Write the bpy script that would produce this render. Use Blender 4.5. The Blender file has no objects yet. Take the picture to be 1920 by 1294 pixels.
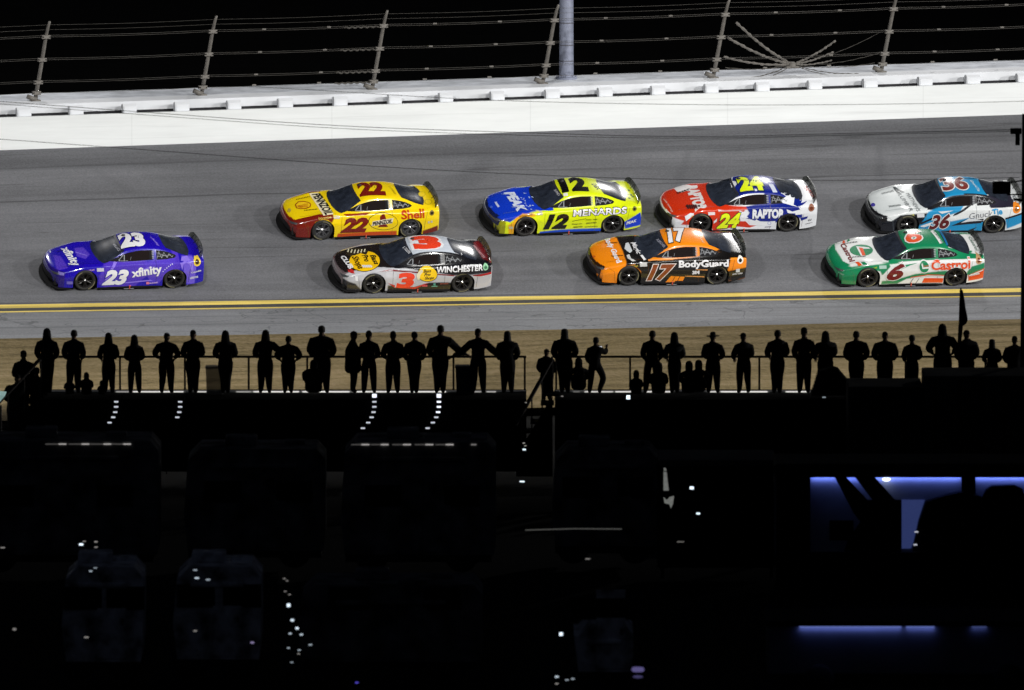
import bpy, bmesh, math, random
import numpy as np
from mathutils import Vector, Matrix
from mathutils.bvhtree import BVHTree
from mathutils.geometry import tessellate_polygon
rad = math.radians
SC = bpy.context.scene
COL = SC.collection
random.seed(7)

# ------------------------------------------------------------------ camera
CAM_Z, PITCH, FOCAL = 36.0, 5.32, 456.0
FPX = FOCAL / 36.0 * 1920.0
cam_d = bpy.data.cameras.new('camera'); cam = bpy.data.objects.new('camera', cam_d); COL.objects.link(cam)
cam.location = (0, 0, CAM_Z); cam.rotation_euler = (rad(90 - PITCH), 0, 0)
cam_d.lens = FOCAL; cam_d.sensor_width = 36.0; cam_d.clip_start = 1.0; cam_d.clip_end = 3000.0
SC.camera = cam
cam_d.dof.use_dof = True; cam_d.dof.focus_distance = 398.0; cam_d.dof.aperture_fstop = 2.0
CP, SP = math.cos(rad(PITCH)), math.sin(rad(PITCH))
def ray(px, py):
    a, b = (px - 960) / FPX, (647 - py) / FPX
    return Vector((a, CP + b * SP, -SP + b * CP))
def at(px, py, Y):
    """point at depth Y that the photograph shows at px, py"""
    d = ray(px, py); return Vector((0, 0, CAM_Z)) + d * (Y / d.y)

# ------------------------------------------------------------------ night sky, exposure
w = bpy.data.worlds.new('World'); SC.world = w; w.use_nodes = True
bg = w.node_tree.nodes['Background']; bg.inputs[0].default_value = (0.30, 0.36, 0.55, 1); bg.inputs[1].default_value = 0.012
SC.view_settings.view_transform = 'Standard'; SC.view_settings.look = 'None'
SC.view_settings.exposure = 0.0; SC.view_settings.gamma = 1.0
SC.cycles.max_bounces = 5; SC.cycles.use_denoising = True
SC.cycles.sample_clamp_indirect = 3.0

# ------------------------------------------------------------------ speedway floodlights (on masts above the picture)
def flood(x, y, z, tx, ty, tz, power, size, blend, color, r=0.9):
    l = bpy.data.lights.new('floodlight', 'SPOT'); l.energy = power; l.spot_size = rad(size); l.spot_blend = blend
    l.color = color; l.shadow_soft_size = r
    o = bpy.data.objects.new('floodlight', l); COL.objects.link(o); o.location = (x, y, z)
    o.rotation_euler = (Vector((tx, ty, tz)) - Vector((x, y, z))).to_track_quat('-Z', 'Y').to_euler()
P_IN, P_OUT = 47000, 14000
for x, tx, k in ((-46, -30, .35), (-12, -24, .65), (18, -8, .85), (48, 8, 1.3), (84, 14, 2.3)):
    flood(x, max(360, 358 + x * .2), 25, tx, 403 + tx * .25, 3.0, P_IN * k, 92, .35, (1.0, .985, .95))
for x in (-30, 14, 58):
    flood(x, 428 + x * .25, 30, x * .8 - 8, 408.5 + x * .2, 0.5, P_OUT, 71, .12, (1.0, .98, .96))

# ------------------------------------------------------------------ helpers
def lin(c):
    return tuple(((v / 255) / 12.92 if v / 255 <= .04045 else ((v / 255 + .055) / 1.055) ** 2.4) for v in c)
MATS = {}
def mat(name, color, rough=.6, metal=0.0, emit=None, estr=0.0, coat=0.0, alpha=1.0, spec=.5, noise=None):
    if name in MATS: return MATS[name]
    m = bpy.data.materials.new(name); m.use_nodes = True; nt = m.node_tree; b = nt.nodes['Principled BSDF']
    b.inputs['Base Color'].default_value = (*color, 1); b.inputs['Roughness'].default_value = rough
    b.inputs['Metallic'].default_value = metal; b.inputs['Coat Weight'].default_value = coat
    b.inputs['Specular IOR Level'].default_value = spec; b.inputs['Alpha'].default_value = alpha
    if emit: b.inputs['Emission Color'].default_value = (*emit, 1); b.inputs['Emission Strength'].default_value = estr
    sc_, amt = noise or (3.0, .15)
    tc = nt.nodes.new('ShaderNodeTexCoord'); nz = nt.nodes.new('ShaderNodeTexNoise'); nz.inputs['Scale'].default_value = sc_
    nz.inputs['Detail'].default_value = 5
    mr = nt.nodes.new('ShaderNodeMapRange'); mr.inputs[3].default_value = 1 - amt; mr.inputs[4].default_value = 1 + amt
    mr.inputs[1].default_value = .3; mr.inputs[2].default_value = .7
    mx = nt.nodes.new('ShaderNodeVectorMath'); mx.operation = 'SCALE'; mx.inputs[0].default_value = color
    L = nt.links.new
    L(tc.outputs['Object'], nz.inputs['Vector']); L(nz.outputs[0], mr.inputs[0]); L(mr.outputs[0], mx.inputs['Scale'])
    L(mx.outputs[0], b.inputs['Base Color'])
    MATS[name] = m; return m

def props(o, label=None, cat=None, group=None, kind=None):
    if label: o['label'] = label
    if cat: o['category'] = cat
    if group: o['group'] = group
    if kind: o['kind'] = kind
    return o
def link(name, me, parent=None):
    o = bpy.data.objects.new(name, me); COL.objects.link(o)
    if parent: o.parent = parent
    return o
def empty(name, loc=(0, 0, 0), rz=0.0, label=None, cat=None, group=None):
    o = bpy.data.objects.new(name, None); COL.objects.link(o); o.location = loc; o.rotation_euler = (0, 0, rz)
    o.empty_display_size = .2
    return props(o, label, cat, group)

class MB:
    """collects shapes into one mesh"""
    def __init__(s): s.v, s.f, s.m = [], [], []
    def add(s, vs, fs, mi=0):
        n = len(s.v); s.v += [tuple(v) for v in vs]; s.f += [tuple(i + n for i in f) for f in fs]; s.m += [mi] * len(fs); return s
    def box(s, c, d, mi=0, R=None, bev=0.0):
        x, y, z = d[0] / 2, d[1] / 2, d[2] / 2; c = Vector(c)
        if bev <= 0:
            vs = [Vector((i, j, k)) for i in (-x, x) for j in (-y, y) for k in (-z, z)]
            fs = [(0, 1, 3, 2), (4, 6, 7, 5), (0, 4, 5, 1), (2, 3, 7, 6), (0, 2, 6, 4), (1, 5, 7, 3)]
        else:
            bm = bmesh.new(); bmesh.ops.create_cube(bm, size=1, matrix=Matrix.Diagonal((d[0], d[1], d[2], 1)))
            bmesh.ops.bevel(bm, geom=bm.edges[:], offset=bev, segments=2, affect='EDGES', profile=.5)
            bm.verts.index_update(); vs = [v.co.copy() for v in bm.verts]; fs = [[v.index for v in f.verts] for f in bm.faces]; bm.free()
        if R: vs = [R @ v for v in vs]
        return s.add([v + c for v in vs], fs, mi)
    def tube(s, pts, r, n=8, mi=0, closed=False):
        pts = [Vector(p) for p in pts]; rs = r if isinstance(r, (list, tuple)) else [r] * len(pts)
        vs, fs = [], []; up = Vector((0, 0, 1)); N = len(pts)
        for i, p in enumerate(pts):
            t = (pts[min(i + 1, N - 1)] - pts[max(i - 1, 0)]).normalized()
            a = t.cross(up if abs(t.z) < .95 else Vector((1, 0, 0))).normalized(); b = t.cross(a)
            vs += [p + (a * math.cos(k * math.tau / n) + b * math.sin(k * math.tau / n)) * rs[i] for k in range(n)]
        for i in range(N - 1):
            for k in range(n): fs.append((i * n + k, i * n + (k + 1) % n, (i + 1) * n + (k + 1) % n, (i + 1) * n + k))
        fs += [tuple(range(n))[::-1], tuple((N - 1) * n + k for k in range(n))]
        return s.add(vs, fs, mi)
    def lathe(s, prof, n=32, M=None, mi=0, cap=False):
        vs, fs = [], []
        for (r, z) in prof:
            vs += [Vector((r * math.cos(k * math.tau / n), r * math.sin(k * math.tau / n), z)) for k in range(n)]
        for i in range(len(prof) - 1):
            for k in range(n): fs.append((i * n + k, i * n + (k + 1) % n, (i + 1) * n + (k + 1) % n, (i + 1) * n + k))
        if cap: fs += [tuple(range(n))[::-1], tuple((len(prof) - 1) * n + k for k in range(n))]
        if M: vs = [M @ v for v in vs]
        return s.add(vs, fs, mi)
    def extrude(s, poly, axis_fn, d0, d1, mi=0):
        n = len(poly); vs = [axis_fn(a, b, d0) for a, b in poly] + [axis_fn(a, b, d1) for a, b in poly]
        fs = [tuple(range(n))[::-1], tuple(range(n, 2 * n))] + [(i, (i + 1) % n, n + (i + 1) % n, n + i) for i in range(n)]
        return s.add(vs, fs, mi)
    def build(s, name, mats, parent=None, smooth=False, fix=True):
        me = bpy.data.meshes.new(name); me.from_pydata(s.v, [], s.f)
        for m in (mats if isinstance(mats, (list, tuple)) else [mats]): me.materials.append(m)
        me.polygons.foreach_set('material_index', s.m)
        if fix:
            bm = bmesh.new(); bm.from_mesh(me); bmesh.ops.recalc_face_normals(bm, faces=bm.faces[:]); bm.to_mesh(me); bm.free()
        if smooth: me.polygons.foreach_set('use_smooth', [True] * len(me.polygons))
        me.update(); return link(name, me, parent)

# ------------------------------------------------------------------ track geometry in its own (u along, v outward) frame
PSI = rad(14.0); Y0 = 395.0
CU, SU = math.cos(PSI), math.sin(PSI)
W_TRACK = 10.42
A_GRADE, B_BANK, TAN_B, Z_IN = -0.0064, 0.0021, math.tan(rad(22.6)), 0.53
def tz(u, v):
    if v >= 0: return Z_IN + A_GRADE * u + v * (TAN_B + B_BANK * u)
    if v >= -3.6: return Z_IN + A_GRADE * u + v * 0.145 
    return max(0.0, Z_IN + A_GRADE * u - 3.6 * .145) * max(0, 1 - (-3.6 - v) / 6.0)
def tw(u, v, h=0.0):
    return Vector((u * CU - v * SU, Y0 + u * SU + v * CU, tz(u, v) + h))
def uv_of(px, py):
    """the spot on the banking seen at px, py"""
    d = ray(px, py); t = 395.0
    for _ in range(40):
        p = Vector((0, 0, CAM_Z)) + d * t; x, y = p.x, p.y - Y0
        u, v = x * CU + y * SU, -x * SU + y * CU
        t += (p.z - tz(u, v)) / (-d.z + .36)
    return u, v
def strip(name, v0, v1, m, nv=12, u0=-130, u1=130, nu=130, h=0.0, kind='structure'):
    vs, fs = [], []
    for i in range(nu + 1):
        u = u0 + (u1 - u0) * i / nu
        for j in range(nv + 1):
            v = v0 + (v1 - v0) * j / nv; vs.append((u, v, tz(u, v) + h))
    for i in range(nu):
        for j in range(nv):
            a = i * (nv + 1) + j; fs.append((a, a + nv + 1, a + nv + 2, a + 1))
    me = bpy.data.meshes.new(name); me.from_pydata(vs, [], fs); me.materials.append(m)
    o = link(name, me); o.location = (0, Y0, 0); o.rotation_euler = (0, 0, PSI)
    o['kind'] = kind; return o

def nodes(name):
    m = bpy.data.materials.new(name); m.use_nodes = True; nt = m.node_tree
    return m, nt, nt.nodes['Principled BSDF'], nt.links.new
def noise(nt, vec, scale, detail=4, rough=.5, dist=0.0):
    n = nt.nodes.new('ShaderNodeTexNoise'); n.inputs['Scale'].default_value = scale; n.inputs['Detail'].default_value = detail
    n.inputs['Roughness'].default_value = rough; n.inputs['Distortion'].default_value = dist
    nt.links.new(vec, n.inputs['Vector']); return n.outputs[0]
def mapping(nt, vec, scale):
    n = nt.nodes.new('ShaderNodeMapping'); n.inputs['Scale'].default_value = scale; nt.links.new(vec, n.inputs['Vector']); return n.outputs[0]
def math_(nt, op, a, b=None, c=None, clamp=False):
    n = nt.nodes.new('ShaderNodeMath'); n.operation = op; n.use_clamp = clamp
    for i, x in enumerate((a, b, c)):
        if x is None: continue
        if isinstance(x, (int, float)): n.inputs[i].default_value = x
        else: nt.links.new(x, n.inputs[i])
    return n.outputs[0]
def rng(nt, x, a, b, c, d):
    n = nt.nodes.new('ShaderNodeMapRange'); n.inputs[1].default_value = a; n.inputs[2].default_value = b
    n.inputs[3].default_value = c; n.inputs[4].default_value = d; nt.links.new(x, n.inputs[0]); return n.outputs[0]
def asphalt(name, base, seams, cracks=0.0, tone=(1, 1, 1), skids=0.0):
    m, nt, b, L = nodes(name)
    tc = nt.nodes.new('ShaderNodeTexCoord'); P = tc.outputs['Object']
    sx = nt.nodes.new('ShaderNodeSeparateXYZ'); L(P, sx.inputs[0]); v = sx.outputs['Y']; u = sx.outputs['X']
    big = rng(nt, noise(nt, mapping(nt, P, (.03, .75, 1)), 1, 5, .6), .32, .68, .80, 1.13)          # long rubbered grooves
    mid = rng(nt, noise(nt, mapping(nt, P, (.12, 3.2, 1)), 1, 4, .6), .3, .7, .88, 1.09)
    blot = rng(nt, noise(nt, mapping(nt, P, (.25, .6, 1)), 1, 5, .6, .6), .35, .65, .92, 1.07)
    g1 = rng(nt, noise(nt, P, 14, 3, .8), .3, .7, .80, 1.20)
    g2 = rng(nt, noise(nt, P, 45, 2, .8), .25, .75, .72, 1.28)
    t = math_(nt, 'MULTIPLY', big, mid); t = math_(nt, 'MULTIPLY', t, blot); t = math_(nt, 'MULTIPLY', t, g1); t = math_(nt, 'MULTIPLY', t, g2)
    wob = rng(nt, noise(nt, mapping(nt, P, (.06, .0, 1)), 1, 4, .6), 0, 1, -.35, .35)
    vv = math_(nt, 'ADD', v, wob)
    brk = noise(nt, mapping(nt, P, (.10, .9, 1)), 1, 3, .6)
    for (v0, wd, dark, cut) in seams:
        d = math_(nt, 'ABSOLUTE', math_(nt, 'SUBTRACT', vv, v0))
        k = rng(nt, d, wd * .5, wd * 1.6, dark, 1.0)
        if cut:
            msk = rng(nt, brk, cut - .03, cut + .03, 0, 1)
            k = math_(nt, 'ADD', math_(nt, 'MULTIPLY', k, msk), math_(nt, 'SUBTRACT', 1.0, msk))
        t = math_(nt, 'MULTIPLY', t, k)
    if skids:
        sk = noise(nt, mapping(nt, P, (.05, 2.2, 1)), 1.0, 2, .5, .35)
        k1 = rng(nt, math_(nt, 'ABSOLUTE', math_(nt, 'SUBTRACT', sk, .5)), .006, .022, 1 - skids, 1.0)
        gate = rng(nt, noise(nt, mapping(nt, P, (.07, .35, 1)), 1, 2, .5), .50, .56, 0, 1)
        t = math_(nt, 'MULTIPLY', t, math_(nt, 'ADD', math_(nt, 'MULTIPLY', k1, gate), math_(nt, 'SUBTRACT', 1.0, gate)))
    if cracks:
        vo = nt.nodes.new('ShaderNodeTexVoronoi'); vo.feature = 'DISTANCE_TO_EDGE'; vo.inputs['Scale'].default_value = 1.0
        dn = nt.nodes.new('ShaderNodeVectorMath'); dn.operation = 'ADD'
        nn = nt.nodes.new('ShaderNodeTexNoise'); nn.inputs['Scale'].default_value = .8; L(P, nn.inputs['Vector'])
        L(mapping(nt, P, (.16, .55, 1)), dn.inputs[0]); L(nn.outputs[1], dn.inputs[1]); L(dn.outputs[0], vo.inputs['Vector'])
        k = rng(nt, vo.outputs[0], 0.004, .014, 1 - cracks, 1.0)
        t = math_(nt, 'MULTIPLY', t, k)
    cm = nt.nodes.new('ShaderNodeVectorMath'); cm.operation = 'SCALE'; cm.inputs[0].default_value = tuple(base * x for x in tone)
    L(t, cm.inputs['Scale']); L(cm.outputs[0], b.inputs['Base Color']); b.inputs['Roughness'].default_value = .8
    b.inputs['Specular IOR Level'].default_value = .3
    return m
M_ASPH = asphalt('racing_asphalt', .134, [(10.95, .02, .55, 0), (7.05, .03, .55, 0), (6.85, .015, .8, .5), (3.1, .025, .70, .47), (9.2, .05, .8, .5), (8.3, .04, .75, .52), (5.2, .03, .8, .5), (.42, .03, .5, 0)], 0.0, (.975, .99, 1.08), .30)
M_APRON = asphalt('apron_asphalt', .182, [(-1.3, .04, .72, 0), (-2.3, .035, .70, 0), (-.75, .03, .85, .5), (-3.0, .03, .85, .5)], .38, (.97, 1.0, 1.08), .16)
strip('race_track', 0.0, W_TRACK + .25, M_ASPH, 24)
strip('track_apron', -3.62, 0.0, M_APRON, 8)
# worn yellow paint
m, nt, b, L = nodes('yellow_line_paint')
tc = nt.nodes.new('ShaderNodeTexCoord')
n1 = rng(nt, noise(nt, mapping(nt, tc.outputs['Object'], (.22, 9, 1)), 1, 6, .75), .45, .68, 1.0, .45)
n2 = rng(nt, noise(nt, tc.outputs['Object'], 40, 2, .7), .3, .7, .85, 1.1)
cm = nt.nodes.new('ShaderNodeVectorMath'); cm.operation = 'SCALE'; cm.inputs[0].default_value = (.70, .53, .12)
L(math_(nt, 'MULTIPLY', n1, n2), cm.inputs['Scale']); L(cm.outputs[0], b.inputs['Base Color']); b.inputs['Roughness'].default_value = .7
M_YEL = m
def marking(name, v0, v1, m):
    o = strip(name, v0, v1, m, 1, h=.006); return o
marking('track_line', .12, .345, M_YEL)
marking('track_line', -.31, -.15, M_YEL)
M_SEAL = asphalt('sealed_joint', .05, [])
marking('track_joint', -.15, .12, M_SEAL)

# grass verge and infield ground
m, nt, b, L = nodes('dry_grass')
tc = nt.nodes.new('ShaderNodeTexCoord'); P = tc.outputs['Object']
a1 = noise(nt, mapping(nt, P, (.25, .9, 1)), 1, 6, .7, .3); a2 = noise(nt, mapping(nt, P, (7, 3, 7)), 1, 4, .7)
cr = nt.nodes.new('ShaderNodeValToRGB'); e = cr.color_ramp.elements
e[0].position = .38; e[0].color = (.060, .045, .020, 1); e[1].position = .62; e[1].color = (.185, .140, .082, 1)
x = e.new(.5); x.color = (.128, .097, .046, 1)
L(math_(nt, 'ADD', math_(nt, 'MULTIPLY', a1, .6), math_(nt, 'MULTIPLY', a2, .4)), cr.inputs[0]); L(cr.outputs[0], b.inputs['Base Color'])
b.inputs['Roughness'].default_value = .95; b.inputs['Specular IOR Level'].default_value = .1
bp = nt.nodes.new('ShaderNodeBump'); bp.inputs['Strength'].default_value = .6; bp.inputs['Distance'].default_value = .05
L(a2, bp.inputs['Height']); L(bp.outputs[0], b.inputs['Normal'])
M_GRASS = m
strip("grass_verge", -27.0, -3.62, M_GRASS, 30)
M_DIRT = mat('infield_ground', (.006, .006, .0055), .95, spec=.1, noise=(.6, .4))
def sheet(name, x0, x1, y0, y1, z, m):
    s = MB(); s.add([(x0, y0, z), (x1, y0, z), (x1, y1, z), (x0, y1, z)], [(0, 1, 2, 3)]); o = s.build(name, m, fix=False); o['kind'] = 'structure'; return o
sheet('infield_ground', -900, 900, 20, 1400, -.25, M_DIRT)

# ------------------------------------------------------------------ outer wall
m, nt, b, L = nodes('white_wall_paint')
tc = nt.nodes.new('ShaderNodeTexCoord'); P = tc.outputs['Object']
n1 = rng(nt, noise(nt, mapping(nt, P, (.35, 1, 4)), 1, 6, .65), .35, .7, 1.0, .90)
n2 = rng(nt, noise(nt, mapping(nt, P, (.08, 1, 1)), 1, 3, .5), .3, .7, .96, 1.0)
cm = nt.nodes.new('ShaderNodeVectorMath'); cm.operation = 'SCALE'; cm.inputs[0].default_value = (.80, .825, .835)
sp = nt.nodes.new('ShaderNodeSeparateXYZ'); L(P, sp.inputs[0])
jn = rng(nt, math_(nt, 'ABSOLUTE', math_(nt, 'SUBTRACT', math_(nt, 'FRACT', math_(nt, 'DIVIDE', sp.outputs['X'], 6.4)), .5)), .001, .004, .91, 1.0)
sc2 = rng(nt, noise(nt, mapping(nt, P, (.12, 1, 9)), 1, 4, .6), .60, .72, 1.0, .86)
L(math_(nt, 'MULTIPLY', math_(nt, 'MULTIPLY', math_(nt, 'MULTIPLY', n1, n2), jn), sc2), cm.inputs['Scale']); L(cm.outputs[0], b.inputs['Base Color']); b.inputs['Roughness'].default_value = .55
M_WHITE = m
M_WHITE2 = mat('white_concrete', (.70, .72, .76), .7, noise=(.7, .12))
M_BLACK = mat('black_rubber', (.012, .012, .013), .7)
M_GREYGAP = mat('dark_gap', (.02, .02, .024), .9)
def wallbox(mb, v0, v1, h0, h1, u0=-130, u1=130, n=52, mi=0, slope=0.0):
    """a long wall that follows the banking; h measured above the track's edge"""
    base = len(mb.v); vs, fs = [], []
    for i in range(n + 1):
        u = u0 + (u1 - u0) * i / n; z = tz(u, W_TRACK)
        vs += [(u, v0, z + h0), (u, v0, z + h1), (u, v1, z + h1 + slope), (u, v1, z + h0)]
    for i in range(n):
        a = i * 4
        for k in range(4): fs.append((a + k, a + (k + 1) % 4, a + 4 + (k + 1) % 4, a + 4 + k))
    fs += [(0, 1, 2, 3), tuple(n * 4 + k for k in (3, 2, 1, 0))]
    mb.add(vs, fs, mi)
def track_obj(o): o.location = (0, Y0, 0); o.rotation_euler = (0, 0, PSI); return o
wl = empty('barrier_wall', (0, Y0, 0), PSI, 'long white steel and foam crash barrier along the top of the banked track', 'barrier')
s = MB(); wallbox(s, W_TRACK + .02, W_TRACK + .22, -.3, 1.02)
s.build('barrier_face', M_WHITE, wl)
s = MB(); wallbox(s, W_TRACK + .22, W_TRACK + .72, -.3, 1.0); wallbox(s, W_TRACK + .69, W_TRACK + .72, 1.0, 1.065); s.build('gap_shade_fill', M_GREYGAP, wl)  # dark fill and raised strip put in to draw the gap's shade
# little hoods that bridge the gap, one per barrier post
s0 = MB()
s0.extrude([(-.10, .0), (.12, .0), (.20, .09), (.20, .20), (-.02, .23), (-.10, .17)], lambda a, b_, d: Vector((d, a, b_)), -.20, .20)
s0.extrude([(-.115, .02), (-.10, .02), (-.10, .17), (-.115, .17)], lambda a, b_, d: Vector((d, a, b_)), -.17, .17)
hood = None
HOODX = [47, 145, 245, 343, 441, 537, 640, 742, 838, 935, 1038, 1137, 1236, 1336, 1432, 1530, 1634, 1737, 1826, 1922]
def u_of_px(px, v, h):
    u = 0.0
    for _ in range(12):
        p = tw(u, v, 0); sxp = 960 + p.x / (p.y * CP + (CAM_Z - p.z) * SP) * FPX
        u += (px - sxp) / 58.0
    return u
us = [u_of_px(p, W_TRACK + .2, 0) for p in HOODX]
du = (us[-1] - us[0]) / (len(us) - 1)
us = [us[0] - du * k for k in range(3, 0, -1)] + us + [us[-1] + du * k for k in range(1, 4)]
for u in us:
    if hood is None:
        hood = s0.build('barrier_hood', M_WHITE2, wl, smooth=False); ho = hood
    else:
        ho = hood.copy(); COL.objects.link(ho); ho.parent = wl
    ho.location = (u, W_TRACK + .36, tz(u, W_TRACK) + .99); ho.rotation_euler = (0, random.uniform(-.04, .04), 0); ho.scale = (1.1 + random.uniform(-.05, .05), 1.0, 1.35)
cw = empty('concrete_wall', (0, Y0, 0), PSI, 'taller pale concrete retaining wall behind the white crash barrier, carrying the catch fence', 'wall')
s = MB(); wallbox(s, W_TRACK + .72, W_TRACK + 1.25, -8.0, 1.34, slope=0.08); s.build('wall_face', M_WHITE2, cw)
s = MB(); wallbox(s, W_TRACK + 1.25, W_TRACK + 3.1, -8.0, 1.40, slope=.10); s.build('wall_cap', mat('weathered_concrete', (.60, .63, .69), .85, noise=(1.3, .25)), cw)

# light mast behind the wall
def on_wall(px, h, v=None):
    v = W_TRACK + 1.2 if v is None else v
    u = u_of_px(px, v, h); return u, v, tz(u, W_TRACK) + h
M_MAST = mat('galvanised_mast', (.21, .23, .31), .5, .1, noise=(4, .15))
u, v, z = on_wall(1062, 1.46, W_TRACK + 2.3)
p = tw(u, v); lm = empty('light_mast', (p.x, p.y, z), 0, 'thick round pale metal mast rising behind the white wall and the fence', 'pole')
s = MB(); s.lathe([(.23, 0), (.225, 1), (.215, 4), (.2, 9)], 24); s.build('mast_shaft', M_MAST, lm, True)
s = MB(); s.lathe([(.34, -.02), (.34, .05), (.26, .07), (.24, .12)], 24, cap=True)
for k in range(8): s.lathe([(.022, .04), (.022, .11)], 6, Matrix.Translation((.3 * math.cos(k * .785), .3 * math.sin(k * .785), 0)), cap=True)
s.build('base_flange', M_MAST, lm)
s = MB()
for zz in (.55, 1.05, 1.75, 2.6): s.lathe([(.226, zz), (.236, zz), (.236, zz + .03), (.226, zz + .03)], 24)
s.build('mast_band', mat('dark_band', (.08, .08, .1), .6), lm)

# ------------------------------------------------------------------ catch fence
M_POST = mat('fence_post_paint', (.14, .13, .118), .6, .1, noise=(6, .25))
M_CABLE = mat('fence_cable', (.065, .06, .053), .6, .1)
cf = empty('catch_fence', (0, Y0, 0), PSI, 'tall debris fence of leaning steel posts and horizontal cables above the white wall', 'fence')
POSTS = [68, 380, 700, 1020, 1340, 1655]
pu = [u_of_px(p + 3, W_TRACK + .9, 0) for p in POSTS]
dp = (pu[-1] - pu[0]) / 5
pu = [pu[0] - dp * k for k in (4, 3, 2, 1)] + pu + [pu[-1] + dp * k for k in (1, 2, 3, 4)]
LEAN_U, LEAN_V = .095, -.36           # per metre of height: along the track and over it
def fpt(u, t, zo=0.0):
    """a point t metres up the fence's leaning plane"""
    z = tz(u, W_TRACK) + 1.40
    c = max(0.0, t - 2.0)
    return Vector((u + LEAN_U * t, W_TRACK + 1.3 + LEAN_V * t - .35 * c * c, z + t - .15 * c * c + zo))
LEV = [.26, .60, 1.32, 2.05, 2.30, 2.48]
post0 = None
for i, u in enumerate(pu):
    s = MB(); s.tube([fpt(u, t) - fpt(u, 0) for t in (0, .6, 1.2, 1.8, 2.1, 2.4, 2.6)], [.065, .065, .062, .06, .055, .05, .04], 8)
    s.box((-.12, -.05, .10), (.30, .16, .14), R=Matrix.Rotation(.4, 3, 'Y')); s.box((0, 0, .02), (.3, .3, .05))
    po = s.build('fence_post', M_POST, cf, True) if post0 is None else post0.copy()
    if post0 is None: post0 = po
    else: COL.objects.link(po); po.parent = cf
    po.location = fpt(u, 0)
    for t in LEV[:4]:
        c = MB(); c.box((0, 0, .035), (.27, .16, .045), bev=.01); c.box((0, 0, -.035), (.27, .16, .045), bev=.01); c.box((0, 0, 0), (.16, .18, .06))
        co = c.build('cable_clamp', M_POST, po); co.location = fpt(u, t) - fpt(u, 0)
for t in LEV:
    for dz in ((0, .05) if t in LEV[1:4] else (0,)):
        s = MB(); pts = []
        for i in range(len(pu) - 1):
            for k in range(6):
                f = k / 6; uu = pu[i] * (1 - f) + pu[i + 1] * f
                q = fpt(uu, t, dz); q.z -= .03 * math.sin(math.pi * f); pts.append(q)
        s.tube(pts, .0058 if t < 2.3 else .0045, 5)
        s.build('fence_cable', M_CABLE, cf, True)
        if t in LEV[:4] and dz == 0:
            for i in range(5, len(pu) - 2):
                for f in (.30, .68):
                    s = MB(); s.box(fpt(pu[i] * (1 - f) + pu[i + 1] * f, t, .02), (.13, .05, .05), bev=.012); s.build('cable_joiner', M_POST, cf)
# coiled slack ends by one post
for t in LEV[:4]:
    s = MB(); pts = []
    for k in range(30):
        q = fpt(pu[6] - 1.25 + k * .04, t); q.z += .018 * math.sin(k * 1.3) - .02; q.y += .02 * math.cos(k * 1.3); pts.append(q)
    s.tube(pts, .026, 5); s.build('braided_end', M_CABLE, cf)
# star of tether cables
def pxpt(px, py, v):
    u = 0.0; z = 0
    for _ in range(12):
        x0 = u * CU - v * SU; y = Y0 + u * SU + v * CU; d = ray(px, py); X = d.x * y / d.y
        u += (X - x0) / CU; z = CAM_Z + d.z * y / d.y
    return Vector((u, v, z))
C = pxpt(1485, 121, W_TRACK + 1.3)
tk = empty('tether_cables', (0, Y0, 0), PSI, 'star of frayed tether cables fanning out from one bolt on top of the white wall', 'cable')
s = MB(); s.lathe([(.001, .09), (.09, .08), (.12, .02), (.13, -.08)], 14, Matrix.Translation(C)); s.box(C + Vector((0, 0, -.08)), (.42, .2, .06), bev=.015)
s.build('anchor_bolt', M_POST, tk)
def braid(a, b, r, name='thick_strand'):
    s = MB(); pts, rs = [], []
    for k in range(26):
        f = k / 25; q = a.lerp(b, f); q.z -= .10 * math.sin(math.pi * f) * (a - b).length / 2.2; q.z += random.uniform(-.008, .008)
        pts.append(q); rs.append(r * (1 + .38 * math.sin(k * 2.4)))
    s.tube(pts, rs, 6); s.build(name, M_POST if r > .02 else M_CABLE, tk)
for (px, py, r) in ((1380, 42, .042), (1364, 70, .042), (1357, 106, .036), (1567, 76, .032), (1563, 97, .030), (1360, 127, .014), (1400, 147, .016), (1450, 141, .014),
                    (1652, 60, .008), (1655, 98, .008), (1640, 118, .008), (1610, 138, .014), (1570, 142, .012), (1560, 113, .022)):
    braid(C, pxpt(px, py, W_TRACK + 1.1), r, 'thick_strand' if r > .02 else 'thin_strand')

# ------------------------------------------------------------------ overhead cables and the near pole at the right
def hanging(name, pts, Y, r, label):
    s = MB(); P3 = [at(x, y, Y) for x, y in pts]; fine = []
    for i in range(len(P3) - 1):
        p0, p1, p2, p3 = P3[max(i - 1, 0)], P3[i], P3[i + 1], P3[min(i + 2, len(P3) - 1)]
        for k in range(8):
            t = k / 8; fine.append(.5 * ((2 * p1) + (p2 - p0) * t + (2 * p0 - 5 * p1 + 4 * p2 - p3) * t * t + (3 * p1 - p0 - 3 * p2 + p3) * t ** 3))
    fine.append(P3[-1]); s.tube(fine, r, 5)
    return props(s.build(name, M_BLACK, None, True), label, 'cable', 'overhead cables crossing in front of the track')
hanging('overhead_cable', [(-300, 165), (0, 190), (320, 214), (640, 236), (960, 248), (1280, 256), (1600, 250), (1912, 243)], 345, .008, 'upper cable of the close pair sagging across the white wall')
hanging('overhead_cable', [(-300, 170), (0, 195), (320, 219), (640, 241), (960, 253), (1280, 259), (1600, 253), (1912, 246)], 345, .0065, 'lower cable of the close pair sagging across the white wall')
hanging('overhead_cable', [(150, 150), (500, 164), (900, 187), (1280, 196), (1600, 196), (1912, 190), (2200, 178)], 345, .0065, 'single cable crossing the white wall below the barrier hoods')
hanging('overhead_cable', [(-300, 240), (0, 261), (300, 283), (640, 308), (960, 326), (1240, 336), (1600, 338), (1912, 333)], 345, .0075, 'lowest overhead cable crossing the asphalt above the yellow cars')
b0 = at(1921, 900, 345); t0 = at(1921, 214, 345)
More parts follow.
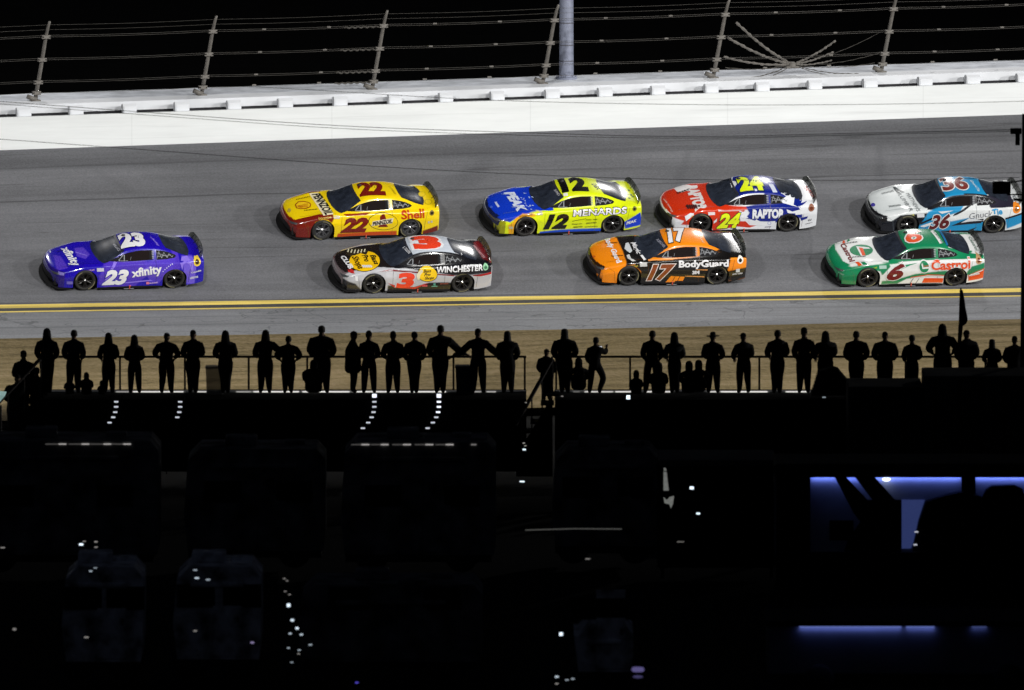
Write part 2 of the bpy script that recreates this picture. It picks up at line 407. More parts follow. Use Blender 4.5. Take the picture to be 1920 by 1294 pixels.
np_ = empty('utility_pole', (b0.x, b0.y, 0), 0, 'black unlit pole at the right edge holding a box and brackets', 'pole')
s = MB(); s.tube([(0, 0, 0), (0, 0, t0.z)], [.14, .10], 12); s.build('pole_shaft', M_BLACK, np_, True)
def rel(px, py): return at(px, py, 345) - Vector((b0.x, b0.y, 0))
s = MB(); s.box(rel(1905, 246), (.30, .10, .16), bev=.02); s.box(rel(1908, 262), (.12, .06, .3)); s.build('cable_bracket', M_BLACK, np_)
s = MB(); s.box(rel(1878, 352), (.48, .34, .32), bev=.03); s.box(rel(1878, 353) + Vector((0, -.175, 0)), (.40, .02, .24)); s.build('speaker_box', M_BLACK, np_)
for pa, pb, r_ in (((1888, 365), (1921, 365), .02), ((1895, 342), (1921, 338), .02), ((1900, 374), (1921, 376), .04)):
    s = MB(); s.tube([rel(*pa), rel(*pb)], r_, 6); s.build('box_bracket', M_BLACK, np_)

# ================================================================== the race cars
# car frame: nose at -x, driver's side at -y, z up from the asphalt
ST = [  # x,    zc,    wr,  zr,    wg,  zg,    ws,  zs,    wm,  zm,    wb,  zb,  nose flag
 (-2.34, .125, .45, .125, .70, 0.124, .80, 0.123, .86, .122, .88, .12),
 (-2.42, .20, .45, .20, .70, 0.198, .81, 0.190, .87, .17, .88, .12),
 (-2.455, .34, .45, .34, .70, 0.335, .81, 0.320, .885, .26, .89, .12),
 (-2.45, .47, .45, .468, .70, 0.455, .82, 0.430, .90, .32, .90, .12),
 (-2.41, .565, .45, .56, .70, 0.540, .83, 0.510, .91, .38, .91, .12),
 (-2.33, .625, .45, .62, .70, 0.600, .85, 0.560, .93, .42, .93, .12),
 (-2.15, .68, .46, .675, .72, 0.660, .87, 0.620, .955, .46, .95, .12),
 (-1.85, .735, .48, .73, .74, 0.735, .89, 0.700, .985, .52, .975, .12),
 (-1.50, .785, .50, .78, .76, 0.805, .90, 0.775, 1.00, .56, .99, .12),
 (-1.15, .835, .54, .825, .79, 0.815, .91, 0.782, .995, .56, .985, .12),
 (-.92, .875, .60, .86, .82, 0.830, .91, 0.792, .985, .55, .98, .12),
 (-.72, .95, .64, .915, .83, 0.820, .91, 0.779, .975, .55, .975, .12),
 (-.42, 1.085, .62, 1.035, .83, 0.840, .905, 0.789, .965, .55, .97, .12),
 (-.12, 1.215, .60, 1.155, .82, 0.855, .90, 0.799, .96, .55, .965, .12),
 (.10, 1.262, .585, 1.205, .815, 0.865, .90, 0.804, .96, .55, .965, .12),
 (.40, 1.278, .575, 1.225, .81, 0.875, .90, 0.809, .96, .55, .965, .12),
 (.75, 1.270, .57, 1.215, .81, 0.885, .905, 0.820, .965, .55, .97, .12),
 (1.05, 1.235, .565, 1.175, .81, 0.895, .915, 0.830, .985, .56, .98, .12),
 (1.35, 1.165, .56, 1.105, .815, 0.900, .925, 0.845, 1.00, .58, .99, .12),
 (1.65, 1.075, .57, 1.025, .82, 0.900, .93, 0.855, 1.00, .60, .99, .12),
 (1.90, .995, .62, .97, .83, 0.920, .925, 0.877, .985, .62, .975, .13),
 (2.12, .958, .66, .955, .83, 0.915, .91, 0.872, .965, .62, .955, .15),
 (2.30, .945, .66, .943, .82, 0.905, .895, 0.862, .945, .62, .93, .18),
 (2.375, .915, .66, .91, .81, 0.895, .88, 0.860, .93, .62, .91, .19),
 (2.41, .80, .66, .80, .80, 0.790, .87, 0.750, .915, .56, .90, .20),
 (2.42, .55, .66, .55, .79, 0.550, .86, 0.520, .90, .42, .89, .21),
 (2.37, .24, .66, .24, .78, 0.240, .85, 0.235, .88, .23, .87, .22)]
def hermite(T, t):
    """monotone-ish cubic through the table"""
    T = np.array(T); n = len(T); i = np.clip(np.floor(t).astype(int), 0, n - 2); f = (t - i)[:, None]
    d = np.diff(T, axis=0); m = np.zeros_like(T)
    a, b = d[:-1], d[1:]; same = (a * b) > 0
    m[1:-1] = np.where(same, 2 * a * b / np.where(np.abs(a + b) < 1e-9, 1, a + b), 0); m[0] = d[0]; m[-1] = d[-1]
    p0, p1, m0, m1 = T[i], T[i + 1], m[i], m[i + 1]
    return (2 * f**3 - 3 * f**2 + 1) * p0 + (f**3 - 2 * f**2 + f) * m0 + (-2 * f**3 + 3 * f**2) * p1 + (f**3 - f**2) * m1
SEG = [20, 16, 6, 13, 18]
def build_shell():
    # t values spaced so rows are about 2.6 cm apart
    tt = np.linspace(0, len(ST) - 1, 3000); P = hermite(ST, tt)
    L = np.concatenate([[0], np.cumsum(np.hypot(np.diff(P[:, 0]), np.diff(P[:, 1])))])
    NX = 232; ti = np.interp(np.linspace(0, L[-1], NX), L, tt); P = hermite(ST, ti)
    rows, reg = [], []
    for r in P:
        x = r[0]; pts = [(0, r[1]), (r[2], r[3]), (r[4], r[5]), (r[6], r[7]), (r[8], r[9]), (r[10], r[11])]
        out = []
        for k in range(5):
            for j in range(SEG[k]):
                f = j / SEG[k]; y = pts[k][0] * (1 - f) + pts[k + 1][0] * f; z = pts[k][1] * (1 - f) + pts[k + 1][1] * f
                if k == 0: z = r[1] + (r[3] - r[1]) * f * f
                out.append((y, z))
        out.append(pts[-1]); a = np.array(out)
        for _ in range(5):
            b = a.copy(); b[1:-1] = .25 * a[:-2] + .5 * a[1:-1] + .25 * a[2:]; b[0, 1] = .5 * a[0, 1] + .5 * a[1, 1]; b[0, 0] = 0; a = b
        rows.append(np.column_stack([np.full(len(a), x), a]))
    H = np.array(rows)                                   # NX, nh, 3
    for _ in range(3):                                   # fair along the car
        B = H.copy(); B[1:-1] = .25 * H[:-2] + .5 * H[1:-1] + .25 * H[2:]; H = B
    full = np.concatenate([H[:, ::-1] * np.array([1, -1, 1]), H[:, 1:]], axis=1)   # near side first
    x, y = full[..., 0], full[..., 1]
    k = np.interp(x, [-2.45, -2.1, -1.4, -.9, -.3, .3, 1.0, 1.8, 2.2, 2.42], [.34, .30, .20, .17, .10, .03, -.02, -.05, -.08, -.12])
    full[..., 0] = x + k * np.abs(y) ** 2.4
    return full
SHELL = build_shell()
NXs, NU = SHELL.shape[:2]
NH = (NU - 1) // 2
SV = SHELL.reshape(-1, 3).copy()
ii, jj = np.meshgrid(np.arange(NXs - 1), np.arange(NU - 1), indexing='ij')
q = (ii * NU + jj).ravel(); SF = np.column_stack([q, q + 1, q + NU + 1, q + NU])
BVH = BVHTree.FromPolygons([Vector(v) for v in SV], [tuple(f) for f in SF])
uj = np.tile(np.abs(np.arange(NU) - NH), NXs)             # 0 at the centre line .. NH at the rocker
CUM = np.cumsum(SEG)
IS_TOP = uj <= CUM[1]; IS_SIDE = uj >= CUM[0]
AX_F, AX_R, R_TYRE, R_ARCH = -1.38, 1.41, .343, .385
# wheel arches: wide, flat topped openings that tuck over the tyre
def arch_d(x, z, ax):
    h = .350 if ax < 0 else .318
    return np.hypot((x - ax) / .375, np.where(z > .345, (z - .345) / h, (z - .345) * .35))
fc = SV[SF].mean(axis=1)
cut = np.zeros(len(SF), bool); SVA = SV.copy()
for ax in (AX_F, AX_R):
    d = arch_d(fc[:, 0], fc[:, 2], ax); cut |= (d < 1) & (np.abs(fc[:, 1]) > .6) & (fc[:, 2] < .9)
used_by = np.zeros(len(SV), int)
edge = np.zeros(len(SV), bool); edge[SF[cut].ravel()] = True
keep_v = np.zeros(len(SV), bool); keep_v[SF[~cut].ravel()] = True
rim = edge & keep_v
for ax in (AX_F, AX_R):
    r = arch_d(SVA[:, 0], SVA[:, 2], ax); near = rim & (r < 1.4) & (r > .6)
    SVA[near, 0] = ax + (SVA[near, 0] - ax) / r[near]; SVA[near, 2] = np.where(SVA[near, 2] > .345, .345 + (SVA[near, 2] - .345) / r[near], SVA[near, 2])
SFA = SF[~cut]

def hit(o, d):
    r = BVH.ray_cast(Vector(o), Vector(d), 9); return (r[0], r[1]) if r[0] is not None else (None, None)
def ztop(x, y):
    p, n = hit((x, y, 3), (0, 0, -1)); return p.z if p else .5
MODES = {'side': (lambda a, b: (a, -3, b), (0, 1, 0)), 'far': (lambda a, b: (a, 3, b), (0, -1, 0)),
         'top': (lambda a, b: (a, b, 3), (0, 0, -1)), 'front': (lambda a, b: (-5, a, b), (1, 0, 0)), 'back': (lambda a, b: (5, a, b), (-1, 0, 0))}
def drape(vs, fs, mode, lift, step=.06):
    """lay flat 2D faces onto the body, cut finely enough to follow it"""
    bm = bmesh.new(); bv = [bm.verts.new((a, b, 0)) for a, b in vs]
    for f in fs:
        try: bm.faces.new([bv[i] for i in f])
        except ValueError: pass
    for k in (0, 1):
        lo = min(v[k] for v in vs); hi = max(v[k] for v in vs); n = int((hi - lo) / step)
        for i in range(n):
            co = [0, 0, 0]; co[k] = lo + (hi - lo) * (i + 1) / (n + 1); no = [0, 0, 0]; no[k] = 1
            bmesh.ops.bisect_plane(bm, geom=bm.verts[:] + bm.edges[:] + bm.faces[:], dist=1e-5, plane_co=co, plane_no=no)
    fn, d = MODES[mode]; out, ok = [], []
    bm.verts.index_update()
    for v in bm.verts:
        p, n = hit(fn(v.co.x, v.co.y), d)
        good = p is not None and n is not None
        if good and n.dot(Vector(d)) > 0: n = -n
        if good and mode in ('side', 'far') and (abs(p.y) < .45 or min(arch_d(p.x, p.z, AX_F), arch_d(p.x, p.z, AX_R)) < .995): good = False
        out.append(tuple(p + n * lift) if good else (0, 0, 0)); ok.append(good)
    ff = [[v.index for v in f.verts] for f in bm.faces if all(ok[v.index] for v in f.verts)]
    bm.free()
    # normals facing out
    res = []
    for f in ff:
        a, b, c = (Vector(out[i]) for i in f[:3]); nn = (b - a).cross(c - a)
        res.append(tuple(f) if nn.dot(Vector(d)) < 0 else tuple(f[::-1]))
    return out, res

_tx = {}
def glyphs(s, bold, shear, space=1.0):
    k = (s, round(bold, 4), round(shear, 3), space)
    if k in _tx: return _tx[k]
    c = bpy.data.curves.new('lettering', 'FONT'); c.body = s; c.size = 1; c.offset = bold; c.shear = shear; c.resolution_u = 3
    c.space_character = space
    o = bpy.data.objects.new('lettering', c); COL.objects.link(o)
    dg = bpy.context.evaluated_depsgraph_get(); me = bpy.data.meshes.new_from_object(o.evaluated_get(dg))
    vs = np.array([v.co[:2] for v in me.vertices]) if len(me.vertices) else np.zeros((0, 2)); fs = [tuple(p.vertices) for p in me.polygons]
    bpy.data.objects.remove(o); bpy.data.curves.remove(c); bpy.data.meshes.remove(me)
    _tx[k] = (vs, fs); return _tx[k]

M_PAINT = bpy.data.materials.new('livery_paint'); M_PAINT.use_nodes = True
nt = M_PAINT.node_tree; b = nt.nodes['Principled BSDF']; at_ = nt.nodes.new('ShaderNodeAttribute'); at_.attribute_name = 'livery'
tc = nt.nodes.new('ShaderNodeTexCoord'); g = rng(nt, noise(nt, mapping(nt, tc.outputs['Object'], (1.2, 2, 3)), 1, 5, .7), .3, .7, .90, 1.04)
g2 = rng(nt, noise(nt, tc.outputs['Object'], 30, 2, .7), .3, .7, .92, 1.06)
sc_ = nt.nodes.new('ShaderNodeVectorMath'); sc_.operation = 'SCALE'
nt.links.new(at_.outputs['Color'], sc_.inputs[0]); nt.links.new(math_(nt, 'MULTIPLY', g, g2), sc_.inputs['Scale']); nt.links.new(sc_.outputs[0], b.inputs['Base Color'])
nt.links.new(rng(nt, g2, .9, 1.06, .34, .20), b.inputs['Roughness'])
b.inputs['Coat Weight'].default_value = .9; b.inputs['Coat Roughness'].default_value = .07
M_GLASS = mat('tinted_glass', (.020, .025, .038), .22, spec=.6, coat=.4, noise=(5, .4))
M_WINDOW = mat('dark_window_net', (.008, .008, .010), .7, spec=.15, noise=(60, .6))
M_MESH = mat('black_mesh', (.012, .012, .014), .7, spec=.2)
M_CARBON = mat('carbon_splitter', (.012, .012, .013), .85, spec=.08)
M_TYRE = mat('tyre_rubber', (.018, .017, .016), .75, noise=(8, .3))
M_SIDEW = mat('tyre_lettering', (.17, .155, .09), .8)
M_RIM = mat('black_wheel_rim', (.022, .020, .020), .35, .5)
M_RIMG = mat('grey_wheel_rim', (.16, .16, .17), .35, .7)
M_NUT = mat('bright_wheel_nut', (.75, .75, .75), .25, .8)
M_STRUT = mat('pale_roll_bar', (.22, .23, .25), .5)
M_SPOIL = mat('smoked_spoiler', (.03, .035, .03), .25, alpha=.72, spec=.6)
M_LAMP = mat('lamp_decal', (.05, .055, .06), .3)

# ---- wheels (one mesh of each kind, shared)
def wheel_meshes():
    M = Matrix.Rotation(rad(90), 4, 'X')               # axis along y, outer face at -y
    t = MB(); prof = [(.232, -.13), (.236, -.155), (.262, -.170), (.300, -.172), (.328, -.160), (.341, -.135), (.343, -.08), (.343, .08), (.341, .135), (.328, .16), (.29, .17), (.235, .15)]
    t.lathe([(r, -z) for r, z in prof], 48, M)
    for a0, a1 in ((200, 262), (20, 82)):
        vs, fs = [], []
        for k in range(17):
            a = rad(a0 + (a1 - a0) * k / 16)
            for r in (.283, .312): vs.append(M @ Vector((r * math.cos(a), r * math.sin(a), .1765)))
        for k in range(16): fs.append((2 * k, 2 * k + 1, 2 * k + 3, 2 * k + 2))
        t.add(vs, fs, 1)
    tyre = t.build('tyre', [M_TYRE, M_SIDEW], None, True, fix=False)
    r = MB(); r.lathe([(.236, -.16), (.228, -.165), (.222, -.150), (.210, -.12), (.205, 0), (.205, .12)][::1], 40, Matrix.Rotation(rad(-90), 4, 'X'))
    r.lathe([(.236, .165), (.222, .168), (.214, .15)], 40, M); r.lathe([(.0, .06), (.10, .07), (.205, .04)], 30, M)
    for k in range(5):
        for da in (-.13, .13):
            a = k * math.tau / 5 + da; a2 = k * math.tau / 5 + da * 1.5
            p0 = M @ Vector((.05 * math.cos(a), .05 * math.sin(a), .135)); p1 = M @ Vector((.212 * math.cos(a2), .212 * math.sin(a2), .155))
            r.tube([p0, p0.lerp(p1, .5), p1], [.022, .017, .020], 6)
    rimg = r
    n = MB(); n.lathe([(.0, .165), (.024, .165), (.030, .13), (.05, .125), (.055, .10)], 12, M)
    for ob in (tyre,): COL.objects.unlink(ob)
    R = {}
    for nm, mt in (('black', M_RIM), ('grey', M_RIMG)):
        o = r.build('rim', mt, None, False); COL.objects.unlink(o); R[nm] = o.data
    no = n.build('wheel_nut', M_NUT, None, True); COL.objects.unlink(no)
    return tyre.data, R, no.data
TYRE, RIMS, NUT = wheel_meshes()

# ---- window outlines in car coordinates
WSH = [(-1.0, 0), (-.985, .30), (-.93, .58), (-.85, .74), (-.79, .785), (-.74, .775), (-.44, .685), (-.14, .585), (-.19, .3), (-.205, 0)]
WSH = WSH + [(x, -y) for x, y in WSH[-2:0:-1]]
BACK = [(1.10, 0), (1.115, .30), (1.17, .50), (1.45, .575), (1.84, .665), (1.93, .40), (1.955, 0)]
BACK = BACK + [(x, -y) for x, y in BACK[-2:0:-1]]
SIDEW = [(-.62, .875), (-.40, .965), (-.20, 1.05), (-.02, 1.105), (.20, 1.145), (.40, 1.16), (.72, 1.155), (.72, .915), (.30, .895), (-.2, .88)]
QUART = [(.84, 1.15), (1.05, 1.12), (1.25, 1.07), (1.42, 1.01), (1.47, .975), (1.40, .945), (1.15, .92), (.84, .91)]

def tess(poly):
    tr = tessellate_polygon([[Vector((a, b, 0)) for a, b in poly]]); return [(tuple(p)) for p in poly], [tuple(t) for t in tr]
def patch(name, poly, mode, lift, m, parent, step=.05):
    vs, fs = drape(*tess(poly), mode, lift, step)
    s = MB(); s.add(vs, fs); return s.build(name, m, parent, True, fix=False)
def ell(cx, cy, rx, ry, n=40, a=0.0):
    return [(cx + rx * math.cos(t) * math.cos(a) - ry * math.sin(t) * math.sin(a), cy + rx * math.cos(t) * math.sin(a) + ry * math.sin(t) * math.cos(a)) for t in [k * math.tau / n for k in range(n)]]
def inside(P, poly):
    x, y = P[:, 0], P[:, 1]; r = np.zeros(len(P), bool); n = len(poly)
    for i in range(n):
        x1, y1 = poly[i]; x2, y2 = poly[(i + 1) % n]
        c = ((y1 > y) != (y2 > y)) & (x < (x2 - x1) * (y - y1) / ((y2 - y1) or 1e-12) + x1); r ^= c
    return r

class Car:
    def __init__(s, fw, rw, k=1.0, ox=0, oy=0):
        """fw, rw: where the wheel hubs sit on the livery drawing (units of 1/5.647 photo pixel)"""
        fw = (fw[0], fw[1] - 8); rw = (rw[0], rw[1] - 8); s.fw, s.rw, s.k = fw, rw, k
        s.sx = (rw[0] - fw[0]) / 2.79; s.m = (fw[1] - rw[1]) / 2.79
        s.q = s.sx / 331.6
        s.col = np.zeros((len(SVA), 4)); s.col[:, 3] = 1
        s.dv, s.df, s.dc = [], [], []
    def side(s, a, b):
        z = .6
        for _ in range(4):
            x = -1.38 + (a - s.fw[0] - 32 * s.q * (z - .34)) / s.sx
            z = .34 + (s.fw[1] - s.m * (x + 1.38) - b) / (303 * s.q)
        return (x, z)
    def top(s, a, b):
        x, y = -1.4, 0.0
        for _ in range(14):
            z = ztop(x, y)
            n = (b - s.fw[1] + s.m * (x + 1.38) + 303 * s.q * (z - .34)) / (160 * s.q)
            x2 = -1.38 + (a - s.fw[0] - 32 * s.q * (z - .34) - 77 * s.q * n) / s.sx
            y2 = max(-.95, min(.95, -1 - n)); x, y = .4 * x + .6 * x2, .4 * y + .6 * y2
        return (x, y)
    def P(s, mode, pts): return [(s.side if mode == 'side' else s.top)(*p) for p in pts]
    # colour of the shell itself
    def fill(s, mask, c): s.col[mask, :3] = lin(c)
    def reg(s, mode, pts, c, local=False, grad=None):
        poly = pts if local else s.P(mode, pts)
        ax_ = [0, 2] if mode == 'side' else [0, 1]
        ok = (IS_SIDE & ((SV[:, 0] > -.75) | (uj >= CUM[1] - 1))) if mode == 'side' else IS_TOP
        cov = sum(inside(SV[:, ax_] + np.array(d), poly) for d in ((0, 0), (.011, .004), (-.011, -.004), (-.004, .011), (.004, -.011), (.008, -.008), (-.008, .008))) / 7.0
        cov = (cov * ok)[:, None]; s.col[:, :3] = s.col[:, :3] * (1 - cov) + np.array(lin(c)) * cov
    # shapes laid on the shell
    def decal(s, vs, fs, mode, layer, c, step=.06):
        if not fs: return
        v, f = drape(vs, fs, mode, .0035 + .0018 * layer, step); n = len(s.dv)
        s.dv += v; s.df += [tuple(i + n for i in q) for q in f]; s.dc += [(*lin(c), 1)] * len(v)
    def shape(s, mode, pts, c, layer=0, local=False):
        poly = pts if local else s.P(mode, pts); s.decal(*tess(poly), mode, layer, c)
    def text(s, mode, t, p0, p1, h, c, bold=.015, shear=0.0, layer=1, out=None, local=False, space=1.0, z1=False):
        a, b = (p0, p1) if local else s.P(mode, [p0, p1]); a, b = Vector(a), Vector(b); r = b - a; wd = r.length; r.normalize()
        u = Vector((-r.y, r.x))
        vs, fs = glyphs(t, bold, shear, space); lo, hi = vs.min(axis=0), vs.max(axis=0)
        def put(V):
            X = (V[:, 0] - lo[0]) / (hi[0] - lo[0]) * wd; Y = (V[:, 1] - max(lo[1], -.03)) / .75 * h
            return [(a.x + r.x * x + u.x * y, a.y + r.y * x + u.y * y) for x, y in zip(X, Y)]
        if out:
            V, F = glyphs(t, bold + out[1], shear, space); s.decal(put(V), F, mode, layer, out[0])
        s.decal(put(vs), fs, mode, layer + 1, c)

def build_car(car, hub_f, hub_r, label, rim='black', glass=None):
    """hub_f, hub_r: picture positions of the two near wheels' hubs, used to find the spot on the banking"""
    L = empty('stock_car', label=label, cat='race car', group='race cars running in two lines on the banking')
    # position on the banking
    drop = .343 * .885 * 60.8 - 1.5
    f = uv_of(hub_f[0] - 1.9, hub_f[1] + drop); r = uv_of(hub_r[0] - 1.9, hub_r[1] + drop)
    pf, pr = tw(*f), tw(*r); ex = (pr - pf).normalized()
    du_, dv_ = .05, .05; n = (tw(f[0] + du_, f[1]) - tw(*f)).cross(tw(f[0], f[1] + dv_) - tw(*f)).normalized()
    if n.z < 0: n = -n
    ey = n.cross(ex).normalized(); mid = (pf + pr) / 2 + ey * .985
    M = Matrix((ex, ey, n)).transposed().to_4x4(); M.translation = mid - ex * ((AX_F + AX_R) / 2) + n * .004
    L.matrix_world = M
    # body with its livery
    nv = len(SVA); V = np.concatenate([SVA, np.array(car.dv).reshape(-1, 3)]) if car.dv else SVA
    faces = [tuple(map(int, q)) for q in SFA] + [tuple(i + nv for i in q) for q in car.df]
    me = bpy.data.meshes.new('body'); me.from_pydata(V.tolist(), [], faces); me.materials.append(M_PAINT)
    ca = me.color_attributes.new('livery', 'FLOAT_COLOR', 'POINT')
    cc = np.concatenate([car.col, np.array(car.dc)]) if car.dc else car.col; ca.data.foreach_set('color', cc.ravel())
    me.polygons.foreach_set('use_smooth', [True] * len(me.polygons)); me.update(); body = link('body', me, L)
    # underside and wheel tubs
    s = MB(); s.box((0, 0, .30), (1.85, 1.80, .34)); s.box((-2.03, 0, .26), (.52, 1.55, .26)); s.box((2.06, 0, .32), (.50, 1.55, .24))
    s.box((-1.38, 0, .45), (.80, 1.2, .5)); s.box((1.41, 0, .5), (.80, 1.2, .6)); s.build('underbody', M_BLACK, L)
    for ax in (AX_F, AX_R):
        for sg in (-1, 1):
            s = MB(); vs, fs = [], []
            for k in range(29):
                a = rad(-35 + 250 * k / 28)
                for y in (.58, .90): vs.append((ax + .385 * math.cos(a), sg * y, .345 + .385 * math.sin(a)))
            for k in range(28): fs.append((2 * k, 2 * k + 1, 2 * k + 3, 2 * k + 2))
            s.add(vs, fs); s.build('wheel_tub', M_BLACK, L)
            wl_ = empty('wheel', (ax, sg * .785, .343)); wl_.parent = L
            if sg > 0: wl_.rotation_euler = (0, 0, math.pi)
            else: wl_.rotation_euler = (0, random.uniform(0, 6.28), 0)
            link('tyre', TYRE, wl_); link('rim', RIMS[rim], wl_); link('wheel_nut', NUT, wl_)
    # glass
    patch('windshield', WSH, 'top', .004, M_GLASS, L)
    s = patch('windshield_banner', [(-.235, .5), (-.255, .3), (-.262, 0), (-.255, -.3), (-.225, -.5), (-.15, -.52), (-.195, -.3), (-.207, 0), (-.195, .3), (-.16, .52)], 'top', .006, mat('banner_black', (.02, .02, .028), .5), L)
    patch('rear_window', BACK, 'top', .004, M_GLASS, L)
    for mode in ('side', 'far'):
        sw = patch('side_window', SIDEW, mode, .004, M_WINDOW, L); qw = patch('quarter_window', QUART, mode, .004, M_WINDOW, L)
        if mode == 'side':
            def bar(a, b, wd, par, nm='window_brace', lift=.012):
                a, b = Vector(a), Vector(b); d = (b - a).normalized(); n_ = Vector((-d.y, d.x)) * wd / 2
                patch(nm, [tuple(a - n_), tuple(b - n_), tuple(b + n_), tuple(a + n_)], 'side', lift, M_STRUT, par)
            bar((-.34, .90), (-.20, 1.03), .018, sw); bar((-.17, .90), (-.155, 1.045), .026, sw); bar((-.34, .895), (-.05, .90), .012, sw)
            bar((.02, .92), (.05, 1.0), .008, sw)
            patch('net_panel', [(-.12, .895), (.62, .922), (.62, 1.145), (.30, 1.145), (.05, 1.115), (-.12, 1.065)], 'side', .008, mat('window_net_weave', (.012, .008, .008), .9, spec=.08, noise=(60, .6)), sw)
            rnd = random.Random(label)
            for k in range(5): 
                z = .955 + k * .042
                bar((.70, z), (.765, z), .022, qw, 'pillar_mark', .010)
            pts = [(.86, .94), (.92, 1.11), (1.0, .945), (1.08, 1.08), (1.17, .95), (1.24, 1.04), (1.33, .96), (1.37, 1.0)]
            for a, b_ in zip(pts, pts[1:]): bar(a, b_, .012, qw, 'window_strut')
            bar((.86, 1.08), (1.20, .97), .010, qw, 'window_strut'); bar((.86, .99), (1.30, 1.01), .010, qw, 'window_strut')
    # nose
    g = patch('grille', [(-.62, .17), (.62, .17), (.66, .34), (.50, .42), (-.50, .42), (-.66, .34)], 'front', .006, M_MESH, L)
    for sg in (-1, 1):
        patch('headlight', [(sg * .50, .52), (sg * .66, .535), (sg * .82, .56), (sg * .83, .505), (sg * .68, .475)][::sg], 'front', .006, M_LAMP, L)
    # splitter
    s = MB(); P_ = []
    for k in range(21):
        y = -0.96 + 1.92 * k / 20; P_.append((-2.56 + .36 * abs(y) ** 2.4, y))
    P_ += [(-1.80, .96), (-1.80, -.96)]
    s.extrude(P_, lambda a, b_, d: Vector((a, b_, d)), .075, .10); s.build('splitter', M_CARBON, L)
    # skirts
    for sg in (-1, 1):
        s = MB(); s.box((0.02, sg * .955, .095), (1.98, .05, .07), bev=.01); s.build('side_skirt', M_CARBON, L)
    s = MB(); s.box((.02, -.982, .10), (.035, .012, .12), bev=.004); s.build('jack_post', mat('jack_post_red', (.5, .08, .05), .5), L)
    s = MB(); s.tube([(-.16, -.97, .045), (.16, -.97, .045)], .010, 6); s.build('skirt_rod', M_STRUT, L)
    # spoiler
    s = MB(); vs, fs = [], []
    for k in range(25):
        y = -.80 + 1.6 * k / 24; x = 2.285 - .10 * (abs(y) / .8) ** 2.2; z0 = ztop(x - .02, y) - .005
        e_ = 1 if abs(y) < .7 else 1 - (abs(y) - .7) * 3.2
        for (dx, dz) in ((0, 0), (.085 * e_, .165 * e_), (.095 * e_, .165 * e_), (.012, 0)): vs.append((x + dx, y, z0 + dz))
    for k in range(24):
        for q_ in range(4): fs.append((4 * k + q_, 4 * k + (q_ + 1) % 4, 4 * k + 4 + (q_ + 1) % 4, 4 * k + 4 + q_))
    fs += [(0, 1, 2, 3), (96, 99, 98, 97)]
    s.add(vs, fs); sp = s.build('spoiler', M_SPOIL, L)
    s = MB()
    for y in (-.55, -.2, .2, .55): s.tube([(2.34, y, 1.09), (2.22, y, .955)], .010, 5)
    s.build('spoiler_brace', M_CARBON, sp)
    # roof and bonnet fittings
    s = MB(); s.tube([(.42, .0, 1.27), (.42, .0, 1.36)], .006, 5); s.build('aerial', M_BLACK, L)
    s = MB(); s.lathe([(.07, 0), (.06, .02), (0, .025)], 14, Matrix.Translation((0.02, .28, ztop(.02, .28)))); s.build('roof_vent', M_BLACK, L, True)
    return L

BOUND = CUM
def common(c, base, nose=None, hood=None, roof=None, pillar=None, deck=None):
    c.fill(np.ones(len(SV), bool), base)
    X, Y, Z = SV[:, 0], SV[:, 1], SV[:, 2]
    if hood: c.reg('top', [(-2.5, -.9), (-.5, -.95), (-.5, .95), (-2.5, .9)], hood, True)
    if pillar: c.fill((uj >= CUM[0]) & (uj <= CUM[1] + 1) & (X > -.75), pillar)
    if roof: c.fill((uj <= CUM[0] + 1) & (X > -.25) & (X < 1.2), roof)
    if deck: c.fill((uj <= CUM[1]) & (X > 1.75), deck)
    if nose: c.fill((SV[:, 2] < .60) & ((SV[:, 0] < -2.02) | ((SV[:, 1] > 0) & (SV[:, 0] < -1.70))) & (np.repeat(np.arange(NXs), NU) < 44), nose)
def louvers(c, c1, c2, col=(20, 18, 18), n=9, h=.035):
    for (p0, p1) in (c1, c2):
        a, b = Vector(c.top(*p0)), Vector(c.top(*p1))
        for k in range(n):
            p = a.lerp(b, k / (n - 1)); c.shape('top', [(p.x - .012, p.y - h), (p.x + .012, p.y - h), (p.x + .012, p.y + h), (p.x - .012, p.y + h)], col, 3, True)
def ring(c, p, r, col, inner=(25, 22, 18)):
    x, z = c.side(*p); c.shape('side', ell(x, z, r, r * 1.05, 24), col, 1, True); c.shape('side', ell(x, z, r * .55, r * .58, 20), inner, 2, True)
def stickers(c, pts, col):
    for (a, b, wd, h) in pts: c.shape('side', [(a, b), (a + wd, b - wd * .03), (a + wd, b - wd * .03 + h), (a, b + h)], col, 2)
def seams(c, col):
    """door, bonnet and bumper shut lines"""
    for pl in ([(-.78, .90), (-.80, .60), (-.78, .14)], [(.80, .93), (.83, .6), (.83, .14)], [(-2.05, .60), (-1.86, .50), (-1.80, .14)], [(1.93, .92), (1.86, .55), (1.84, .2)]):
        for a, b in zip(pl, pl[1:]): c.shape('side', [a, b, (b[0] + .008, b[1]), (a[0] + .008, a[1])], col, 0, True)
    for y in (-.74, .735): c.shape('top', [(-2.05, y * .86), (-.95, y * 1.05), (-.95, y * 1.05 + .009), (-2.05, y * .86 + .009)], col, 0, True)
YELLOW, RED22, BLACK_, WHITE_ = (246, 212, 12), (118, 26, 14), (14, 13, 14), (232, 232, 236)
